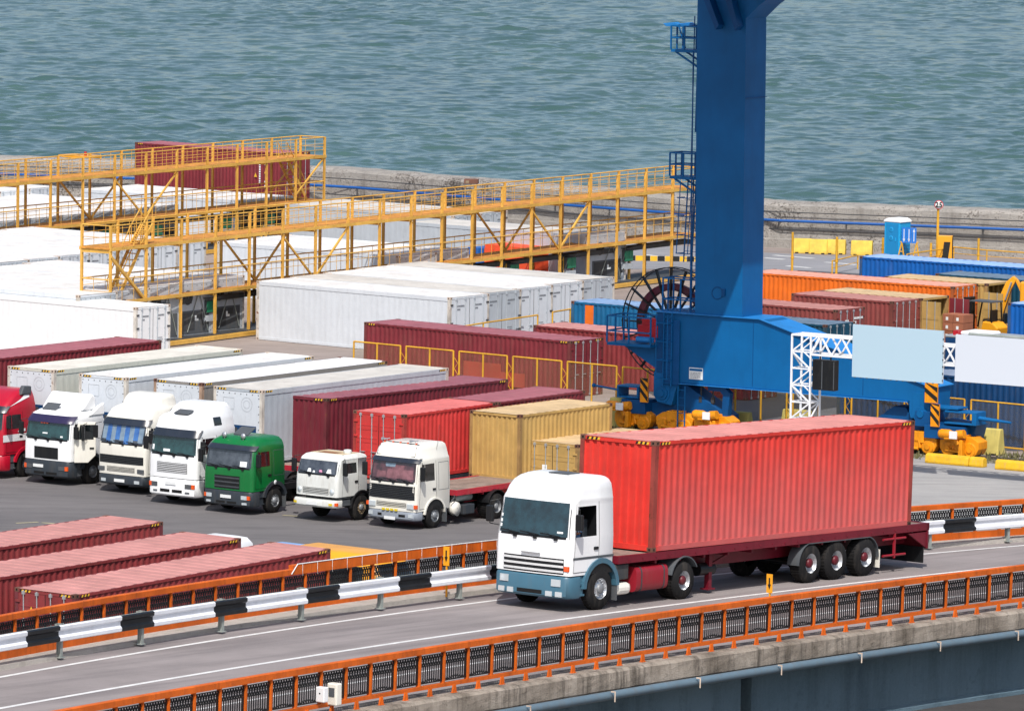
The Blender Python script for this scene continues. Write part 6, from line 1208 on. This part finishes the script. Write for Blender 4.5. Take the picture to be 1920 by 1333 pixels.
# speed sign 25
P = at(1757, 487); t = empty('speed_sign', P, -R(8), 'round speed limit sign reading 25 on a tall yellow post', 'road sign'); g = MB(); g.tube((0, 0, 0), (0, 0, 3.1), .09, 10, 0, .07); g.build('post', M['fenceyel'], t)
g = MB(); g.lathe([(.0, -.12), (.25, -.12), (.25, -.09), (0, -.09)], (.04, 0, 3.18), 'y', 28); g.build('sign_disc', M['plate'], t); g = MB(); g.lathe([(.225, -.125), (.26, -.13), (.26, -.08)], (.04, 0, 3.18), 'y', 28); M['signred'] = flat('sign_red', '#c81e2a', .5); g.build('red_ring', M['signred'], t)
def text(s, size, loc, rot, m, parent, name='lettering', ext=.004):
    cu = bpy.data.curves.new(name, 'FONT'); cu.body = s; cu.size = size; cu.extrude = ext; cu.align_x = 'CENTER'; cu.align_y = 'CENTER'; cu.offset = size*.02
    o = bpy.data.objects.new(name, cu); col.objects.link(o); dg = bpy.context.evaluated_depsgraph_get(); me = bpy.data.meshes.new_from_object(o.evaluated_get(dg)); bpy.data.objects.remove(o)
    me.materials.clear(); me.materials.append(m); o = bpy.data.objects.new(name, me); col.objects.link(o); o.parent = parent; o.location = loc; o.rotation_euler = rot; return o
text('25', .42, (.04, -.14, 3.18), (R(90), 0, 0), M['hk'], t)
P = at(1757, 489); t = empty('striped_crash_block', P, -R(10), 'yellow and black crash block at the foot of the speed sign', 'barrier')
g = MB(); g.box(.0, .85, 0, .5, 0, 1.45); g.build('block', M['vanyellow'], t, bevel=.03); g = MB(); g.add([(.25, -.006, .0), (.62, -.006, 0), (.75, -.006, 1.1), (.38, -.006, 1.1)], [(0, 1, 2, 3)]); g.add([(.856, 0, 0), (.856, .5, 0), (.856, .5, 1.4), (.856, 0, 1.4)], [(0, 1, 2, 3)]); g.build('stripe', M['hk'], t)
# billboards on a white lattice gantry
GB = at(1500, 880); th = R(33); bt = empty('billboard_gantry', GB, -th, 'white steel lattice gantry carrying two blank billboards beside the crane', 'gantry'); M['truss'] = paint('truss_white', '#e9ebee', .4, .04, .12)
def truss_leg(x0, x1, y0, y1, z0, z1):
    g = MB()
    for x, y in ((x0, y0), (x1, y0), (x1, y1), (x0, y1)): g.bar((x, y, z0), (x, y, z1), .07)
    n = round((z1-z0)/.7); h = (z1-z0)/n
    for i in range(n):
        a, b = z0+i*h, z0+(i+1)*h
        if i % 2: g.bar((x0, y0, a), (x1, y0, b), .055); g.bar((x0, y1, a), (x1, y1, b), .045); g.bar((x1, y0, a), (x1, y1, b), .045)
        else: g.bar((x1, y0, a), (x0, y0, b), .055); g.bar((x1, y1, a), (x0, y1, b), .045); g.bar((x0, y1, a), (x0, y0, b), .045)
        for p, q in (((x0, y0), (x1, y0)), ((x1, y0), (x1, y1)), ((x1, y1), (x0, y1)), ((x0, y1), (x0, y0))): g.bar((*p, b), (*q, b), .055)
    return g
truss_leg(-.5, .4, 0, .8, 0, 5.55).build('lattice_leg', M['truss'], bt); truss_leg(11.2, 12.1, 0, .8, 0, 5.55).build('lattice_leg', M['truss'], bt)
g = MB(); X0, X1 = -.5, 12.1
for y, z in ((0, 5.55), (.8, 5.55), (0, 4.78), (.8, 4.78)): g.bar((X0 if z > 5 else .4, y, z), (X1, y, z), .08)
n = 12
for i in range(n):
    a, b = .4+(X1-.4)*i/n, .4+(X1-.4)*(i+1)/n; c = (a+b)/2
    for y in (0, .8): g.bar((a, y, 4.78), (c, y, 5.55), .06); g.bar((c, y, 5.55), (b, y, 4.78), .06)
    g.bar((a, 0, 5.55), (b, .8, 5.55), .045); g.bar((b, 0, 5.55), (b, .8, 5.55), .045)
g.build('lattice_beam', M['truss'], bt)
def billboard(x0, x1, z0, z1, m, lab, tilt=0):
    q = GB+np.array([math.cos(-th), math.sin(-th), 0])*x0+np.array([math.sin(th), math.cos(th), 0])*-.2; t = empty('billboard', q, -th, lab, 'billboard'); g = MB(); g.box(0, x1-x0, -.06, 0, z0, z1); g.build('panel', m, t)
    g = MB(); [g.bar((0, .03, z), (x1-x0, .03, z), .06) for z in (z0+.05, (z0+z1)/2, z1-.05)]; [g.bar((x, .03, z0), (x, .03, z1), .06) for x in (.03, (x1-x0)/2, x1-x0-.03)]; g.build('back_frame', M['truss'], t)
    g = MB(); n = int((x1-x0)/.28); [g.box(i*.28+.1, i*.28+.16, -.065, .0, z0-.03, z0) for i in range(n)]; [g.box(x1-x0, x1-x0+.02, -.065, 0, z0+i*.28+.1, z0+i*.28+.16) for i in range(int((z1-z0)/.28))]; g.build('clips', M['dsteel'], t)
billboard(2.51, 6.71, 4.03, 6.18, flat('board_blue', '#a9c3d2', .7), 'blank pale blue billboard on the white lattice gantry'); billboard(7.3, 11.6, 4.18, 6.08, flat('board_white', '#c9d0da', .7), 'blank pale grey-white billboard cut off by the right edge of the picture')
q = GB+np.array([math.cos(-th), math.sin(-th), 0])*.55; t = empty('speaker_cabinet', q, -th, 'black two-part cabinet hanging under the white lattice beam', 'cabinet'); g = MB(); g.box(0, 1.05, -.1, .25, 3.35, 4.6); g.build('cabinet_body', M['black'], t, bevel=.02)
g = MB(); g.box(.44, .48, -.115, -.1, 3.4, 4.55); g.box(1.0, 1.03, -.115, -.1, 3.4, 4.55); g.build('seam', M['leadgrey'], t); 
for x in (.25, .75): g = MB(); g.bar((x, .1, 4.6), (x, .1, 4.85), .05); g.build('hanger', M['dsteel'], t)
# open container doors, boxes, forklift, excavator arm, lorry roof
def leaf(P, ang, key, lab, W=1.15, h=2.35):
    t = empty('open_container_door', P, ang, lab, 'door'); g = MB(); g.box(0, W, -.03, .03, .12, h+.12); [g.box(.08, W-.08, -.045, -.03, z, z+.16) for z in (.5, 1.05, 1.6)]; g.build('door_leaf', M[key+'_wall'], t)
    for x in (.35, .85): g = MB(); g.tube((x, -.06, .1), (x, -.06, h+.15), .022, 6); g.build('locking_bar', M['steel'], t)
A1 = -R(37.9); p = NP+NX*6.1+NY*2.55; leaf(p, A1-R(5), 'tan', 'tan container door swung open in front of the stacked boxes'); p = NP+NX*6.1+NY*4.95; leaf(p, A1, 'maroon', 'maroon door leaf standing open behind the forklift')
p = at(1843, 640); leaf(p, A1-R(2), 'tan', 'tan container door swung open beside the orange container')
M['carton'] = paint('carton', '#a0644a', .85, .15, .2, streak=False)
p = NP+NX*6.6+NY*3.6
for k in range(4):
    for j in range(2):
        q = p+NX*(j*.62)+np.array([0, 0, .15+k*.42]); t = empty('carton_stack', q, A1, '%s brown cartons in the %s row of the pallet by the open tan container' % (['bottom', 'lower middle', 'upper middle', 'top'][k], ['left', 'right'][j]), 'box', 'brown cartons on a pallet by the open container'); g = MB(); g.box(.01, .6, 0, .9, 0, .4); g.build('carton', M['carton'], t, bevel=.01)
        g = MB(); g.box(.2, .34, -.006, -.002, .1, .26); g.build('label', M['paper'], t)
P = at(1842, 645); t = empty('forklift', P, A1+R(180), 'yellow and black forklift with raised mast beside the cartons', 'forklift')
g = MB(); g.prism([(-1.1, .35), (-1.2, .9), (-.9, 1.15), (-.3, 1.2), (-.2, .75), (.6, .7), (.7, .35)], -.5, .5); g.build('body', M['vanyellow'], t, bevel=.06); g = MB(); [g.bar((x, y, .8), (x2, y, 2.15), .06) for y in (-.45, .45) for x, x2 in ((-.85, -.75), (.6, .35))]; g.build('cage_posts', M['black'], t)
g = MB(); g.box(-.85, .5, -.5, .5, 2.13, 2.19); g.build('cage_roof', M['leadgrey'], t); g = MB(); g.box(-.6, -.15, -.28, .28, 1.1, 1.25); g.box(-.7, -.58, -.28, .28, 1.1, 1.75); g.build('seat', M['black'], t, bevel=.03)
g = MB(); [g.box(.75, .88, y-.06, y+.06, .1, 2.3) for y in (-.35, -.15, .15, .35)]; [g.box(.74, .9, -.42, .42, z, z+.1) for z in (.3, 1.2, 2.2)]; g.build('mast', M['black'], t); g = MB(); [g.box(.9, 1.9, y-.06, y+.06, .12, .17) for y in (-.3, .3)]; g.build('fork', M['dsteel'], t)
for x, r in ((-.8, .28), (.5, .33)):
    for s in (-1, 1): wheel(t, x, s*.52, r, .2, s)
P = at(1885, 640); t = empty('excavator', P, R(-20), 'orange-yellow excavator with folded arm at the right edge behind the blue container', 'excavator')
g = MB(); g.prism([(-.5, 1.4), (-.15, 1.3), (.25, 2.6), (.55, 3.15), (.35, 3.3), (-.0, 3.0), (-.3, 2.3)], -.15, .15); g.prism([(.35, 3.3), (.6, 3.1), (1.1, 2.2), (.95, 2.1)], -.12, .12); g.build('arm', M['vanyellow'], t, bevel=.02); g = MB(); g.box(.9, 3.2, -.8, .8, 1.3, 3.1); g.build('body', M['vanyellow'], t, bevel=.08)
g = MB(); g.prism([(-.6, 1.4), (.0, 1.4), (.05, .9), (-.5, .8)], -.3, .3); g.build('bucket', M['black'], t, bevel=.03); g = MB(); g.box(.6, 3.3, -1.0, -.6, 0, .6); g.box(.6, 3.3, .6, 1.0, 0, .6); g.box(1, 3, -.6, .6, .5, 1.3); g.build('tracks', M['black'], t, bevel=.1); g = MB(); g.tube((.0, -.2, 2.1), (.3, -.2, 3.0), .05, 8); g.build('ram', M['chrome'], t)
P = at(1772, 628, 3.2); P[2] = 0; t = empty('box_lorry', P, -R(34), 'white and grey lorry roof showing behind the gap between the billboards', 'lorry'); g = MB(); g.box(0, 8, 0, 2.4, 1.1, 3.1); g.build('box_body', M['navy_wall'], t, bevel=.05); g = MB(); g.box(-.0, 8, -.02, 2.42, 3.1, 3.22); g.build('roof', M['steel'], t, bevel=.04); g = MB(); g.tube((1.2, .1, 3.3), (9, .1, 3.3), .09, 8); g.build('roof_pipe', M['galv'], t)
g = MB(); g.box(.6, 2.0, .3, 1.6, 3.22, 3.4); g.build('roof_fairing', M['whitebox'], t, bevel=.08); g = MB(); g.box(.35, .6, .1, .5, 3.22, 3.42); g.build('beacon_box', M['motorred'], t)
for x in (1.5, 6.5):
    for s, y in ((-1, .05), (1, 2.35)): wheel(t, x, y, .5, .3, s)
# loader behind the far gantry
P = at(140, 376); t = empty('reach_stacker', P, -R(37), 'yellow reach stacker with dark cab behind the far left gantry, lifting boom to the right', 'loader')
g = MB(); g.box(-1.8, 4.6, .4, 2.4, .6, 1.2); g.build('chassis', M['black'], t, bevel=.08); g = MB(); g.box(-1.6, .4, .5, 1.9, 1.2, 2.65); g.build('cab', M['glassdk'], t, bevel=.04); 
g = MB(); g.box(-1.75, .5, .4, 2.0, 2.65, 2.8); [g.box(x, x+.15, y, y+.15, 1.2, 2.65) for x in (-1.65, -.35, .35) for y in (.42, 1.85)]; g.build('cab_frame', M['vanyellow'], t); g = MB(); g.tube((.0, 1, 2.8), (0, 1, 3.05), .09, 8); g.build('beacon', M['motorred'], t)
g = MB(); g.prism([(1.6, 1.2), (1.8, 1.8), (3.4, 1.9), (4.4, 1.5), (4.4, 1.2)], .8, 2.2); g.build('engine_cover', M['vanyellow'], t, bevel=.1); g = MB(); g.bar((1.0, 1.6, 1.3), (7.8, 1.6, 1.4), .4, .4); g.build('boom', M['vanyellow'], t); g = MB(); g.box(6.6, 8.6, 1.0, 2.4, 1.0, 1.4); g.build('spreader', M['vanyellow'], t, bevel=.05)
for x in (.4, 3.9):
    for s, y in ((-1, .35), (1, 2.45)): wheel(t, x, y, .62, .45, s)
P = at(870, 345, 2.75); t = empty('rusty_crate', P, -R(5), 'small rusty brown crate on top of the sea wall behind the centre gantry', 'crate'); g = MB(); g.box(0, .85, 0, .6, 0, .28); g.build('crate_body', M['castwhite' if 0 else 'casting'], t, bevel=.02); g = MB(); g.box(.1, .3, -.01, 0, .05, .2); g.build('crate_patch', M['rimrust'], t)
# weeds by the rail
mb = MB(); r2 = random.Random(5)
for k in range(420):
    u = r2.choice([r2.uniform(1850, 1925), r2.uniform(1850, 1920), r2.uniform(1700, 1730), r2.uniform(1150, 1175)]); v = 803+.085*(u-1150)+r2.uniform(-12, 10)+(0 if u < 1850 else -2); P = at(u, v); h = r2.uniform(.08, .3); a = r2.uniform(0, 6.28); dx, dy = math.cos(a)*.05, math.sin(a)*.05; mb.add([(P[0]-dx, P[1]-dy, .0), (P[0]+dx, P[1]+dy, .0), (P[0]+r2.uniform(-.1, .1), P[1]+r2.uniform(-.1, .1), h)], [(0, 1, 2)])
tag(mb.build('weeds', paint('weed_green', '#6e6c48', .8, .3, .4, '#8a8050')), 'dry green weeds growing beside the crane rail', 'weeds', kind='stuff')
